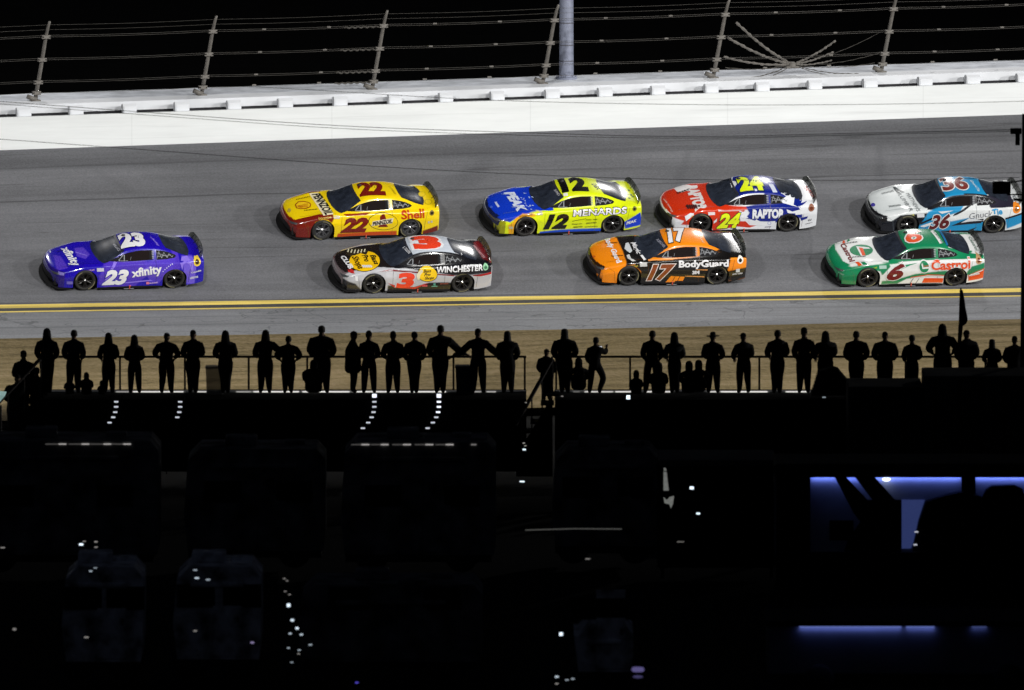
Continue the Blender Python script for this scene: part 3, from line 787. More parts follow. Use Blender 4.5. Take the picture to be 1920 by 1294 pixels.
# ---- yellow car 22
c = Car((540, 650), (1465, 620))
common(c, YELLOW, nose=RED22)
c.reg('side', [(60, 400), (110, 430), (250, 560), (300, 545), (480, 495), (660, 480), (665, 520), (640, 560), (600, 535), (540, 530), (470, 560), (430, 620), (410, 760), (60, 760)], RED22)
c.reg('side', [(700, 668), (1320, 640), (1320, 720), (680, 720)], (190, 70, 15))
c.reg('side', [(1590, 640), (1760, 590), (1760, 700), (1590, 700)], (110, 30, 15))
seams(c, (120, 90, 10))
c.shape('side', [(770, 490), (1060, 470), (1000, 490), (800, 500)], (150, 50, 15), 1)
c.text('side', '22', (722, 655), (1012, 648), .44, RED22, .065, .28, 2)
c.shape('side', ell(1180, 550, 155, 83), BLACK_, 1); c.shape('side', ell(1180, 550, 150, 78), YELLOW, 2)
c.shape('side', [(1150, 500), (1170, 480), (1200, 480), (1210, 510), (1210, 570), (1230, 600), (1120, 605), (1145, 580)], RED22, 3)
c.shape('side', [(1055, 592), (1275, 562), (1290, 512), (1070, 545)], (225, 215, 190), 4)
c.text('side', 'PENNZOIL', (1068, 588), (1276, 558), .125, BLACK_, .035, .2, 5)
c.text('side', 'Shell', (1373, 522), (1614, 505), .24, (196, 66, 14), .03, 0, 2)
c.shape('top', [(400, 232), (498, 226), (655, 462), (548, 480)], (236, 226, 190), 1)
c.text('top', 'PENNZOIL', (428, 245), (570, 474), .27, BLACK_, .04, 0, 2)
c.shape('top', [(250, 355), (285, 322), (340, 318), (400, 330), (422, 355), (412, 385), (370, 402), (300, 405), (262, 395)], (150, 40, 10), 1)
c.shape('top', [(262, 358), (290, 330), (340, 326), (394, 337), (412, 357), (403, 380), (366, 394), (302, 397), (270, 388)], (250, 205, 30), 2)
for k in range(5): c.shape('top', [(266 + k * 8, 372 + k * 4), (390, 345 + k * 9), (391, 348 + k * 9), (266 + k * 8, 376 + k * 4)], (170, 60, 10), 4)
louvers(c, ((270, 300), (400, 270)), ((355, 420), (480, 408)), (70, 55, 10))
c.text('top', '22', (936, 272), (1212, 258), .82, RED22, .065, 0, 1)
c.text('top', 'J. LOGANO', (1240, 165), (1300, 250), .06, BLACK_, .0, 0, 1)
c.text('side', 'JOEY LOGANO', (1045, 312), (1195, 306), .035, BLACK_, .02, 0, 1)
c.text('side', 'GOODYEAR', (505, 535), (640, 518), .05, (230, 200, 80), .01, .2, 2)
stickers(c, [(665, 500, 62, 24), (1240, 302, 16, 12), (1650, 540, 18, 22), (1680, 535, 20, 22)], (205, 195, 165))
c.text('side', 'FREIGHTLINER', (1500, 388), (1570, 384), .03, (90, 70, 20), .0, 0, 1)
ring(c, (1697, 462), .075, (130, 110, 50))
c.shape('top', ell(190, 417, 18, 22), (180, 160, 70), 1)
for p in ((1590, 245), (1655, 330)): c.shape('top', ell(*p, 38, 30), (200, 175, 20), 1); 
for p in ((1590, 245), (1655, 330)): c.shape('top', ell(*p, 32, 24), YELLOW, 2)
build_car(c, (605.6, 435.1), (769.4, 429.8), 'yellow stock car with dark red nose and number 22', 'grey')
# ---- purple car 23
PUR, VIO, LAV = (28, 9, 168), (78, 52, 188), (138, 116, 226)
c = Car((588, 622), (1497, 597))
common(c, PUR, nose=(34, 18, 120))
c.reg('side', [(800, 440), (1180, 400), (1290, 480), (1240, 540), (1060, 690), (800, 690), (720, 640), (730, 560)], VIO)
c.reg('side', [(1200, 450), (1480, 380), (1560, 400), (1520, 520), (1420, 540), (1330, 640), (1240, 620)], (84, 60, 196))
c.reg('side', [(1470, 310), (1560, 320), (1560, 480), (1480, 560), (1440, 560), (1520, 420)], VIO)
c.reg('side', [(1590, 400), (1700, 400), (1720, 480), (1700, 640), (1620, 640), (1590, 520)], (110, 88, 215))
c.reg('top', [(255, 330), (330, 345), (420, 500), (340, 560), (290, 480)], VIO)
c.reg('top', [(470, 260), (560, 250), (630, 330), (590, 380), (500, 350)], (84, 60, 196))
c.shape('top', [(480, 300), (600, 340), (604, 348), (484, 310)], LAV, 0)
c.shape('side', [(1560, 440), (1590, 405), (1650, 400), (1690, 440), (1690, 520), (1665, 500), (1655, 450), (1620, 430), (1590, 450), (1575, 500)], LAV, 0)
for k, (a, b) in enumerate(((1380, 515), (1400, 498), (1420, 483), (1440, 468), (1460, 456), (1478, 448))): c.shape('side', ell(a, b, 5, 5, 8), WHITE_, 2)
for a, b, d, e in ((830, 520, 900, 440), (860, 640, 1250, 600), (1080, 540, 1260, 470), (780, 600, 840, 560)): c.shape('side', [(a, b), (d, e), (d + 25, e + 10), (a + 14, b + 8)], LAV, 0)
seams(c, (20, 10, 80))
c.text('side', '23', (752, 648), (1018, 643), .46, WHITE_, .055, .28, 2, (PUR, .03))
c.text('side', 'xfinity', (1062, 578), (1372, 530), .27, WHITE_, .035, 0, 2)
c.text('top', 'xfinity', (330, 262), (462, 466), .27, WHITE_, .035, 0, 2)
c.text('top', '23', (952, 272), (1210, 246), .84, WHITE_, .065, 0, 2, ((20, 10, 70), .03))
c.text('top', 'WALLACE', (862, 232), (925, 305), .075, (170, 170, 180), .02, 0, 3)
c.text('top', 'xfinity', (1240, 150), (1330, 252), .07, LAV, .03, 0, 1)
c.text('side', 'Toyota', (1105, 290), (1200, 284), .04, WHITE_, .02, 0, 1)
c.text('side', 'GOODYEAR', (550, 530), (685, 512), .05, (190, 150, 200), .01, .2, 2)
c.text('side', 'Columbia', (1668, 535), (1772, 515), .06, WHITE_, .02, 0, 2)
c.text('side', 'LEIDOS', (1655, 592), (1738, 580), .07, WHITE_, .03, 0, 2)
c.text('side', 'McDonald', (1240, 642), (1320, 632), .05, (225, 190, 225), .02, 0, 2)
stickers(c, [(710, 490, 70, 30), (1246, 664, 96, 22)], (190, 190, 205)); stickers(c, [(1208, 622, 28, 24), (1030, 655, 22, 36)], (225, 120, 150))
c.text('side', 'MOBIL', (1256, 684), (1330, 680), .05, PUR, .02, 0, 3)
stickers(c, [(330, 550, 50, 22), (400, 620, 60, 28)], (120, 110, 190))
ring(c, (1735, 432), .115, (232, 200, 70), (60, 40, 15))
c.shape('top', [(215, 290), (222, 280), (232, 300), (226, 310)], WHITE_, 2)
louvers(c, ((300, 300), (380, 275)), ((420, 440), (500, 420)), (24, 10, 90), 7)
build_car(c, (163.6, 529.6), (324.7, 525.2), 'purple and violet stock car running alone at the head of the field, number 23')

# ---- black and silver car 3
SIL, BLK3, OR3 = (186, 186, 192), (16, 16, 22), (232, 66, 34)
c = Car((585, 598), (1500, 586))
common(c, SIL, nose=(92, 78, 84), hood=(30, 24, 24), pillar=BLK3, roof=(196, 204, 216), deck=BLK3)
c.reg('side', [(640, 440), (820, 432), (1000, 450), (1250, 480), (1400, 500), (1600, 490), (1800, 480), (1820, 330), (1500, 200), (900, 250), (700, 400)], BLK3)
c.reg('side', [(160, 420), (260, 480), (420, 470), (600, 445), (700, 435), (780, 470), (800, 600), (720, 600), (690, 540), (600, 500), (500, 540), (460, 640), (100, 640)], SIL)
c.reg('side', [(730, 600), (1000, 620), (1160, 575), (1390, 570), (1400, 660), (720, 660)], BLK3)
c.reg('side', [(100, 480), (230, 520), (270, 560), (400, 590), (460, 650), (440, 720), (80, 640)], (40, 38, 42))
c.reg('side', [(720, 470), (1010, 460), (1010, 560), (760, 600), (700, 540)], (198, 198, 204))
c.shape('side', [(640, 470), (760, 450), (1000, 468), (1260, 490), (1500, 500), (1800, 478), (1800, 488), (1500, 511), (1260, 500), (1000, 480), (760, 462)], (120, 20, 22), 0)
c.shape('side', [(1620, 505), (1800, 470), (1800, 492), (1690, 508)], (170, 26, 26), 1)
c.shape('side', [(730, 575), (800, 625), (1010, 640), (1160, 575), (1100, 590), (1010, 620), (830, 610)], (190, 40, 30), 1)
c.reg('top', [(160, 330), (190, 380), (260, 470), (420, 470), (650, 445), (640, 462), (420, 505), (250, 520), (120, 400)], (120, 108, 112))
seams(c, (60, 56, 58))
c.text('side', '3', (812, 625), (1002, 618), .46, OR3, .06, .08, 2, ((200, 196, 200), .035))
c.text('side', 'WINCHESTER', (1236, 480), (1712, 452), .165, WHITE_, .03, .1, 2, space=1.0)
ring(c, (1742, 427), .085, (150, 205, 165), (60, 120, 85))
for m_, el, tx in (('side', (1140, 493, 98, 68), ((1088, 528), (1212, 516))),):
    c.shape(m_, ell(*el[:2], el[2] + 5, el[3] + 5), (30, 26, 10), 2); c.shape(m_, ell(*el), (244, 200, 20), 3)
c.text('side', 'Bass', (1100, 480), (1180, 474), .10, BLACK_, .02, .3, 4)
c.text('side', 'Pro', (1105, 512), (1170, 508), .10, BLACK_, .02, .3, 4)
c.text('side', 'Shops', (1110, 545), (1205, 538), .10, BLACK_, .02, .3, 4)
c.shape('side', [(1035, 545), (1025, 500), (1050, 470), (1090, 440), (1095, 470), (1065, 500), (1055, 550)], (225, 215, 180), 4)
c.shape('top', ell(485, 345, 165, 112), (30, 26, 10), 1); c.shape('top', ell(485, 345, 158, 106), (246, 196, 16), 2)
c.shape('top', [(285, 270), (300, 235), (360, 205), (440, 210), (520, 240), (500, 280), (440, 262), (380, 285), (320, 290)], (52, 44, 30), 3)
for k in range(6): c.shape('top', [(300 + 34 * k, 262 - 6 * abs(k - 2.5)), (312 + 34 * k, 226 - 4 * abs(k - 2.5)), (322 + 34 * k, 228 - 4 * abs(k - 2.5)), (314 + 34 * k, 266 - 6 * abs(k - 2.5))], (225, 220, 190), 4)
c.text('top', 'Bass', (535, 285), (590, 385), .17, BLACK_, .03, .2, 4)
c.text('top', 'Pro', (455, 285), (490, 355), .17, BLACK_, .03, .2, 4)
c.text('top', 'Shops', (350, 300), (425, 435), .19, (60, 30, 8), .03, .2, 4)
c.text('top', 'CLUB', (228, 298), (330, 432), .15, WHITE_, .05, 0, 3)
for k in range(5): c.shape('top', [(455 + 20 * k, 392), (470 + 20 * k, 388), (490 + 20 * k, 412), (474 + 20 * k, 416)], WHITE_, 5)
c.text('top', '3', (1000, 225), (1290, 215), .78, OR3, .08, 0, 2, (WHITE_, .05))
c.text('top', 'A. DILLON', (870, 205), (938, 272), .085, (210, 210, 215), .03, 0, 3)
c.text('side', 'BETMGM', (865, 395), (965, 325), .06, (220, 220, 220), .03, 0, 3)
c.text('side', 'AUSTIN DILLON', (1068, 278), (1240, 270), .035, WHITE_, .02, 0, 2)
c.text('side', 'BUILT FORWARD', (1335, 278), (1495, 300), .05, WHITE_, .04, 0, 2)
stickers(c, [(1510, 325, 110, 34), (1085, 600, 52, 16)], (200, 70, 80)); c.text('side', 'REALTREE', (1512, 356), (1616, 346), .06, WHITE_, .03, 0, 3)
c.text('side', 'mobil', (1270, 592), (1350, 588), .05, (170, 90, 70), .02, 0, 2); stickers(c, [(1180, 608, 60, 10), (1200, 582, 22, 22)], (80, 150, 130))
c.text('top', 'WINCHESTER', (1590, 180), (1710, 318), .09, (200, 150, 155), .03, 0, 3)
c.reg('top', [(1600, 150), (1660, 110), (1800, 300), (1790, 370), (1700, 320)], (120, 26, 30))
stickers(c, [(400, 520, 26, 40), (640, 350, 70, 18)], (225, 225, 228)); stickers(c, [(310, 495, 90, 14)], (190, 40, 40))
build_car(c, (702.7, 535.2), (865.6, 532.9), 'black and silver stock car with round yellow decals and red number 3')

# ---- neon yellow and blue car 12
NEO, BLU = (218, 232, 22), (14, 56, 196)
c = Car((543, 663), (1462, 632))
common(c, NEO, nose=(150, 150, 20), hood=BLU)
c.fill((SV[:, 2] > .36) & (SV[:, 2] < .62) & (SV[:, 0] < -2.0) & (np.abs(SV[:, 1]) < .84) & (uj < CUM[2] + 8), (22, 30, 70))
c.reg('side', [(60, 400), (110, 480), (240, 590), (380, 610), (430, 580), (600, 520), (700, 505), (740, 480), (300, 300)], BLU)
c.reg('side', [(415, 600), (440, 570), (520, 530), (640, 520), (650, 545), (560, 560), (470, 590), (430, 640), (410, 760), (365, 750), (360, 640)], (232, 168, 30))
c.reg('side', [(1580, 600), (1760, 505), (1780, 640), (1590, 670)], BLU)
c.reg('side', [(690, 700), (900, 680), (1200, 668), (1340, 662), (1340, 720), (680, 730)], (20, 70, 190))
seams(c, (110, 120, 20))
c.text('side', '12', (722, 670), (988, 664), .45, BLACK_, .065, .28, 2)
c.text('side', 'MENARDS', (1045, 550), (1610, 512), .19, WHITE_, .022, .08, 2, (BLACK_, .05))
c.text('top', 'PEAK', (322, 285), (462, 500), .30, (214, 222, 240), .06, .2, 2)
for k in range(26):
    a, b = random.uniform(440, 640), random.uniform(290, 500); c.shape('top', ell(a, b, random.uniform(4, 14), random.uniform(2, 5), 7, .3), (190, 205, 236), 2)
louvers(c, ((300, 300), (410, 300)), ((400, 440), (480, 430)), (120, 140, 200), 8)
c.text('top', '12', (930, 285), (1214, 268), .86, BLACK_, .065, 0, 2)
c.text('top', 'DEX', (1240, 195), (1300, 258), .17, BLACK_, .03, 0, 2)
c.text('top', 'BLANEY', (845, 262), (890, 328), .075, (180, 180, 185), .02, 0, 3)
c.text('side', 'RYAN BLANEY', (1030, 332), (1190, 324), .04, (60, 70, 20), .01, 0, 1)
c.text('side', 'FERNCO', (1380, 350), (1482, 356), .045, (40, 50, 10), .03, 0, 1); c.text('side', 'DEX', (1535, 398), (1588, 392), .05, BLACK_, .03, 0, 1)
c.text('side', 'PEAK', (1605, 628), (1718, 602), .10, WHITE_, .03, .25, 2)
c.text('side', 'Snap-on', (1030, 630), (1138, 624), .045, (60, 60, 20), .01, .2, 2); c.text('side', 'DISCOVERY', (1182, 622), (1292, 612), .045, (50, 50, 20), .02, 0, 2)
c.text('side', 'SELECTED', (1045, 662), (1142, 655), .045, (60, 60, 20), .02, 0, 2); c.text('side', 'CONFIDENCE', (1165, 658), (1300, 650), .04, (70, 70, 20), .01, 0, 2); c.text('side', 'FORD   NGK', (1180, 585), (1300, 578), .04, (70, 80, 20), .01, 0, 2)
c.shape('side', [(1035, 590), (1180, 565), (1180, 569), (1035, 596)], (60, 60, 20), 2)
stickers(c, [(664, 508, 62, 28), (368, 650, 42, 24)], (190, 185, 150)); c.text('side', 'GOODYEAR', (480, 560), (620, 535), .05, (120, 60, 10), .01, .2, 2)
ring(c, (1697, 472), .07, (120, 120, 40))
c.shape('top', [(218, 385), (240, 380), (272, 435), (250, 442)], (190, 200, 235), 2); c.shape('top', ell(185, 437, 14, 12, 12), (70, 100, 210), 2)
for (a, b) in ((1565, 235), (1600, 250), (1640, 262), (1590, 280), (1625, 300), (1660, 310), (1640, 345), (1680, 330)): c.shape('top', ell(a, b, 15, 7, 10, .5), (60, 90, 15), 2)
c.shape('top', [(940, 296), (985, 292), (990, 322), (945, 326)], WHITE_, 3)
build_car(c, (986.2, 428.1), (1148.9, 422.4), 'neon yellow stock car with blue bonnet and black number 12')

# ---- orange and black car 17
ORG, BK = (238, 136, 14), (18, 16, 16)
c = Car((572, 628), (1485, 616))
common(c, ORG)
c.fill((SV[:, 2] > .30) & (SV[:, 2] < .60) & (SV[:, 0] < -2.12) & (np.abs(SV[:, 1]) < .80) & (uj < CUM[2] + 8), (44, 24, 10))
c.reg('side', [(540, 520), (560, 470), (900, 470), (1200, 450), (1440, 420), (1640, 400), (1640, 440), (1600, 560), (1600, 660), (1790, 640), (1800, 530), (1800, 680), (680, 720), (690, 560), (640, 520), (580, 525)], BK)
c.reg('side', [(1630, 440), (1800, 395), (1800, 540), (1590, 555)], ORG)
c.reg('side', [(1590, 560), (1800, 530), (1800, 640), (1600, 660)], BK)
c.reg('side', [(1470, 410), (1680, 360), (1800, 350), (1800, 395), (1640, 420)], BK)
c.reg('top', [(400, 195), (620, 190), (800, 470), (540, 480), (500, 350)], BK)
c.fill((uj <= CUM[1] + 2) & (SV[:, 0] > 1.72), BK)
c.shape('side', [(950, 678), (1005, 615), (1150, 622), (1135, 655), (1120, 680)], ORG, 2)
for a in (1035, 1085): c.shape('side', [(a - 22, 680), (a + 12, 617), (a + 18, 617), (a - 15, 680)], BK, 3)
for p in ([(1160, 612), (1360, 616), (1370, 626), (1150, 618)], [(1260, 548), (1420, 542), (1420, 552), (1270, 552)], [(780, 470), (1040, 462), (1040, 467), (780, 477)], [(1180, 685), (1340, 684), (1340, 692), (1180, 693)], [(550, 515), (640, 498), (640, 503), (555, 522)]): c.shape('side', p, (225, 150, 80) if p[0][0] != 1180 else (200, 200, 200), 2)
seams(c, (90, 50, 10))
c.text('side', '17', (752, 655), (1040, 650), .50, (132, 64, 20), .05, .3, 3, ((236, 226, 220), .03))
c.text('side', 'BodyGuard', (1088, 530), (1602, 512), .20, WHITE_, .04, 0, 2)
c.shape('side', [(1312, 488), (1326, 478), (1334, 492), (1322, 504)], WHITE_, 3)
c.text('side', '3M', (1226, 596), (1300, 590), .11, WHITE_, .06, 0, 2)
c.text('side', 'FIFTH THIRD', (1645, 602), (1750, 594), .05, WHITE_, .02, 0, 2); stickers(c, [(1680, 540, 40, 36)], (200, 205, 210)); stickers(c, [(686, 486, 74, 34)], (190, 190, 190))
c.text('top', 'Body Guard', (305, 232), (440, 480), .17, WHITE_, .04, 0, 2)
c.text('top', 'Magic', (580, 265), (650, 385), .16, WHITE_, .02, .2, 2); c.shape('top', [(530, 270), (560, 262), (600, 350), (575, 372), (520, 330)], (205, 210, 215), 2)
c.shape('top', [(680, 395), (705, 390), (745, 440), (720, 448)], WHITE_, 2)
c.shape('top', [(540, 395), (570, 385), (590, 430), (640, 455), (600, 460), (555, 430)], (200, 200, 200), 2)
louvers(c, ((320, 270), (440, 265)), ((390, 405), (500, 398)), (30, 16, 8), 9)
c.text('side', 'GOODYEAR', (555, 535), (665, 520), .05, (200, 180, 70), .01, .2, 2)
c.text('top', '17', (975, 262), (1195, 245), .84, WHITE_, .06, .25, 2, (BLACK_, .035))
c.text('top', 'Body Guard', (1255, 150), (1325, 262), .07, (240, 210, 170), .02, .2, 2)
c.text('top', 'BUESCHER', (845, 238), (925, 318), .075, (150, 150, 165), .02, 0, 3)
c.text('side', 'C. BUESCHER', (1098, 304), (1220, 298), .04, WHITE_, .03, 0, 2)
c.text('top', 'BodyGuard', (1625, 225), (1695, 335), .06, (200, 205, 205), .04, 0, 3)
ring(c, (1728, 460), .10, (236, 232, 225), (30, 26, 24))
c.shape('top', ell(205, 410, 16, 12, 14), (200, 90, 30), 2); c.shape('side', [(1012, 680), (1028, 680), (1022, 712), (1016, 712)], (235, 210, 60), 3)
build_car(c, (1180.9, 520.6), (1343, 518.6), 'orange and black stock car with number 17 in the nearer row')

# ---- red, white and blue car 24
R24, B24, W24, Y24 = (202, 48, 14), (16, 34, 132), (226, 228, 234), (226, 242, 20)
c = Car((600, 634), (1497, 622))
common(c, W24, nose=W24, hood=R24, roof=B24, deck=W24)
c.fill((SV[:, 2] > .55) & (SV[:, 0] < -.85), R24)
c.fill((SV[:, 2] < .50) & (SV[:, 0] < -2.1) & (np.abs(SV[:, 1]) < .78), (30, 22, 22))
c.reg('side', [(180, 350), (300, 560), (430, 560), (520, 520), (620, 510), (760, 505), (1000, 500), (1060, 490), (1000, 560), (1000, 650), (720, 700), (700, 620), (640, 575), (560, 560), (500, 640), (400, 640), (430, 600), (300, 580), (150, 450)], R24)
c.reg('side', [(830, 462), (1100, 470), (1080, 490), (850, 500), (700, 480)], R24)
c.reg('side', [(1070, 470), (1480, 400), (1640, 400), (1640, 560), (1400, 590), (1380, 610), (1180, 600), (1060, 570), (1100, 520)], B24)
c.reg('side', [(980, 330), (1000, 300), (1340, 300), (1500, 350), (1700, 370), (1480, 420), (1280, 455), (1270, 340)], B24)
def flame(pts, col, layer): c.shape('side', pts, col, layer)
flame([(980, 600), (1060, 600), (1100, 640), (1180, 640), (1100, 665), (1000, 655), (920, 640)], R24, 0)
flame([(1000, 500), (1080, 520), (1060, 540), (1010, 535), (1090, 560), (1050, 575), (990, 560)], W24, 1)
flame([(700, 605), (740, 590), (765, 565), (760, 600), (720, 625)], W24, 1); flame([(440, 560), (500, 528), (640, 532), (520, 548), (450, 600)], W24, 1)
flame([(1090, 575), (1150, 600), (1170, 580), (1220, 610), (1400, 590), (1380, 650), (1100, 640)], W24, 1)
flame([(1450, 440), (1440, 420), (1500, 400), (1460, 380), (1480, 352), (1560, 360), (1600, 400), (1560, 450), (1600, 460), (1540, 455)], W24, 1)
flame([(1480, 480), (1540, 500), (1620, 480), (1600, 455), (1700, 440), (1700, 520), (1560, 530), (1490, 510)], W24, 1)
flame([(1620, 560), (1700, 545), (1690, 570), (1630, 590)], B24, 2); flame([(1590, 430), (1720, 400), (1640, 440), (1710, 432), (1600, 460)], B24, 2); flame([(1560, 395), (1640, 380), (1600, 402)], B24, 2)
for pts in ([(870, 160), (900, 180), (980, 190), (960, 215), (890, 205), (940, 250), (905, 245)], [(1240, 150), (1300, 165), (1260, 175), (1310, 190), (1245, 185)], [(1060, 275), (1150, 260), (1240, 280), (1150, 285)]): c.shape('top', pts, W24, 1)
c.shape('top', [(1285, 212), (1335, 215), (1380, 298), (1335, 298)], (205, 212, 230), 1)
seams(c, (120, 90, 100))
c.text('side', '24', (760, 668), (1000, 660), .47, Y24, .05, .28, 3, ((30, 40, 30), .03))
c.text('side', 'RAPTOR', (1128, 570), (1455, 560), .27, W24, .06, 0, 3, ((20, 30, 110), .03))
c.text('top', 'RAPTOR', (430, 238), (545, 500), .36, (220, 214, 214), .07, 0, 2)
c.shape('top', [(318, 262), (340, 240), (490, 228), (498, 262), (400, 300), (345, 292)], (224, 220, 222), 1)
c.text('top', 'THAT', (352, 318), (492, 272), .10, BLACK_, .05, .3, 4)
for k in range(5): c.shape('top', [(440 + 22 * k, 440), (452 + 22 * k, 425), (462 + 22 * k, 425), (478 + 22 * k, 470), (466 + 22 * k, 472)], (70, 30, 30), 4)
c.shape('top', [(560, 432), (585, 430), (592, 448), (570, 450)], BLACK_, 4)
c.text('top', '24', (1000, 288), (1252, 272), .82, Y24, .06, 0, 3, ((20, 34, 90), .05))
c.text('side', 'WILLIAM BYRON', (1088, 328), (1252, 322), .042, W24, .02, 0, 3)
c.text('side', 'CHEVROLET', (1318, 322), (1465, 345), .042, W24, .02, 0, 3)
c.text('top', 'RAPTOR', (1640, 235), (1748, 360), .14, (190, 50, 30), .03, 0, 3)
c.text('side', 'LU', (1702, 598), (1738, 592), .07, BLACK_, .02, .2, 3); c.text('side', 'LIBERTY', (1675, 630), (1750, 618), .035, (90, 90, 95), .01, 0, 3)
c.shape('side', ell(1303, 618, 20, 18), (170, 175, 215), 2); c.shape('side', ell(1303, 618, 13, 12), W24, 3); c.text('side', 'HENDRICK', (1255, 664), (1322, 658), .035, (90, 80, 110), .02, 0, 3)
c.shape('side', [(865, 716), (965, 712), (965, 722), (865, 726)], BLACK_, 3); c.shape('side', [(1100, 710), (1180, 708), (1180, 720), (1100, 722)], BLACK_, 3)
c.text('side', 'GOODYEAR', (505, 560), (620, 545), .05, (236, 170, 40), .01, .2, 3); stickers(c, [(676, 512, 70, 26)], (220, 210, 215))
c.text('top', 'axalta coatings', (205, 370), (300, 505), .05, (220, 190, 180), .01, 0, 2)
ring(c, (1738, 472), .10, (150, 100, 80), (110, 50, 30))
build_car(c, (1316.2, 421.6), (1475.6, 419.6), 'red, white and blue flame painted stock car with neon number 24')

# ---- green, white and red car 6
G6, W6, O6, M6 = (18, 128, 84), (226, 228, 228), (222, 78, 28), (112, 22, 24)
c = Car((557, 640), (1470, 626))
common(c, W6, nose=(12, 70, 50), hood=W6, pillar=G6, roof=G6)
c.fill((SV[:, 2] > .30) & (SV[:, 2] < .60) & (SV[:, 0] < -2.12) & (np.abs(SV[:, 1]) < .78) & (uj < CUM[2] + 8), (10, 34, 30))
c.reg('top', [(100, 300), (210, 270), (215, 330), (290, 450), (400, 540), (250, 600), (100, 450)], G6)
c.reg('side', [(100, 380), (260, 540), (400, 540), (480, 520), (600, 505), (780, 490), (790, 520), (700, 600), (680, 560), (600, 545), (520, 555), (470, 600), (440, 640), (420, 760), (60, 760)], G6)
c.reg('side', [(700, 660), (840, 650), (1050, 590), (1380, 550), (1380, 600), (1180, 615), (960, 640), (860, 690), (690, 695)], G6)
c.reg('side', [(1590, 560), (1640, 510), (1780, 480), (1780, 540), (1610, 600), (1590, 600)], G6)
c.reg('side', [(1600, 600), (1780, 535), (1780, 640), (1605, 660)], O6)
c.reg('side', [(700, 490), (860, 478), (900, 490), (800, 500)], G6)
c.reg('top', [(1640, 360), (1530, 390), (1500, 400), (1380, 340), (1640, 340)], G6)
c.reg('side', [(1320, 300), (1620, 360), (1540, 395), (1500, 400), (1430, 340)], G6)
c.shape('side', [(1120, 680), (1145, 632), (1345, 630), (1335, 676)], O6, 2); c.shape('side', [(990, 682), (1030, 634), (1120, 634), (1100, 680)], W6, 1)
for a in (1010, 1070): c.shape('side', [(a - 14, 682), (a + 18, 634), (a + 23, 634), (a - 8, 682)], BLACK_, 3)
for k, cc_ in enumerate((W6, O6)): c.shape('side', [(1000, 632 - 10 * k), (1180, 604 - 10 * k), (1370, 606 - 10 * k), (1370, 613 - 10 * k), (1180, 612 - 10 * k), (1000, 640 - 10 * k)], cc_, 2)
c.shape('side', [(1610, 600), (1780, 540), (1780, 550), (1612, 611)], W6, 2)
c.shape('side', [(900, 520), (960, 500), (1080, 485), (1000, 505), (900, 545)], (40, 150, 110), 2)
seams(c, (90, 110, 100))
c.text('side', '6', (745, 652), (935, 642), .50, M6, .05, .3, 3, (W6, .03))
c.shape('side', ell(1143, 522, 58, 60), W6, 2); c.shape('side', ell(1143, 522, 50, 52), G6, 3); c.shape('side', [(1112, 485), (1128, 490), (1134, 525), (1192, 518), (1192, 535), (1124, 540)], W6, 4); c.shape('side', [(1135, 490), (1142, 512), (1192, 505), (1190, 512), (1138, 518)], O6, 5)
c.text('side', 'Castrol', (1215, 552), (1622, 528), .29, O6, .035, 0, 3, (W6, .03))
c.shape('top', ell(485, 340, 120, 58), G6, 1); c.shape('top', [(430, 300), (560, 310), (580, 325), (470, 325), (520, 400), (480, 400)], W6, 2); c.shape('top', [(458, 312), (500, 318), (526, 392), (494, 396)], O6, 3)
c.text('top', 'Castrol', (262, 282), (362, 462), .17, M6, .035, 0, 2)
c.shape('top', [(415, 462), (450, 458), (490, 492), (452, 504)], O6, 2); c.shape('top', [(475, 462), (510, 458), (550, 488), (500, 490)], G6, 2); c.shape('top', [(280, 240), (310, 236), (320, 268), (290, 272)], O6, 2); c.shape('top', [(330, 225), (370, 240), (340, 260)], G6, 2)
louvers(c, ((310, 275), (440, 255)), ((390, 412), (520, 402)), (60, 64, 64), 9)
c.text('top', '6', (960, 268), (1140, 252), .78, O6, .03, .25, 3, (W6, .04))
c.shape('top', [(1205, 140), (1235, 128), (1335, 262), (1300, 270)], W6, 1); c.text('top', 'Castrol', (1232, 145), (1318, 262), .09, (90, 120, 105), .02, 0, 2)
c.shape('top', [(1290, 135), (1305, 132), (1390, 285), (1372, 290)], (30, 110, 160), 1)
c.text('side', 'BRAD KESELOWSKI', (1052, 318), (1210, 308), .045, (190, 220, 200), .02, 0, 2); c.text('side', 'CASTROL', (1312, 322), (1432, 334), .055, W6, .05, 0, 2)
c.text('top', 'Castrol', (1605, 200), (1680, 340), .11, (110, 135, 125), .02, 0, 3)
c.text('side', 'Trimble', (1625, 610), (1725, 592), .07, W6, .04, 0, 3); c.text('side', 'GOODYEAR', (520, 548), (650, 532), .05, (170, 190, 40), .02, .2, 3)
stickers(c, [(672, 508, 76, 30)], (170, 200, 190)); stickers(c, [(1004, 684, 14, 26)], (230, 90, 60)); stickers(c, [(1170, 688, 160, 8)], (210, 210, 210))
ring(c, (1718, 460), .10, (190, 150, 110), (110, 50, 24)); c.text('side', 'FORD', (265, 612), (310, 616), .035, (150, 190, 170), .02, 0, 3)
build_car(c, (1628.3, 523.4), (1790.3, 520.9), 'green, white and orange stock car with number 6, last of the nearer row')

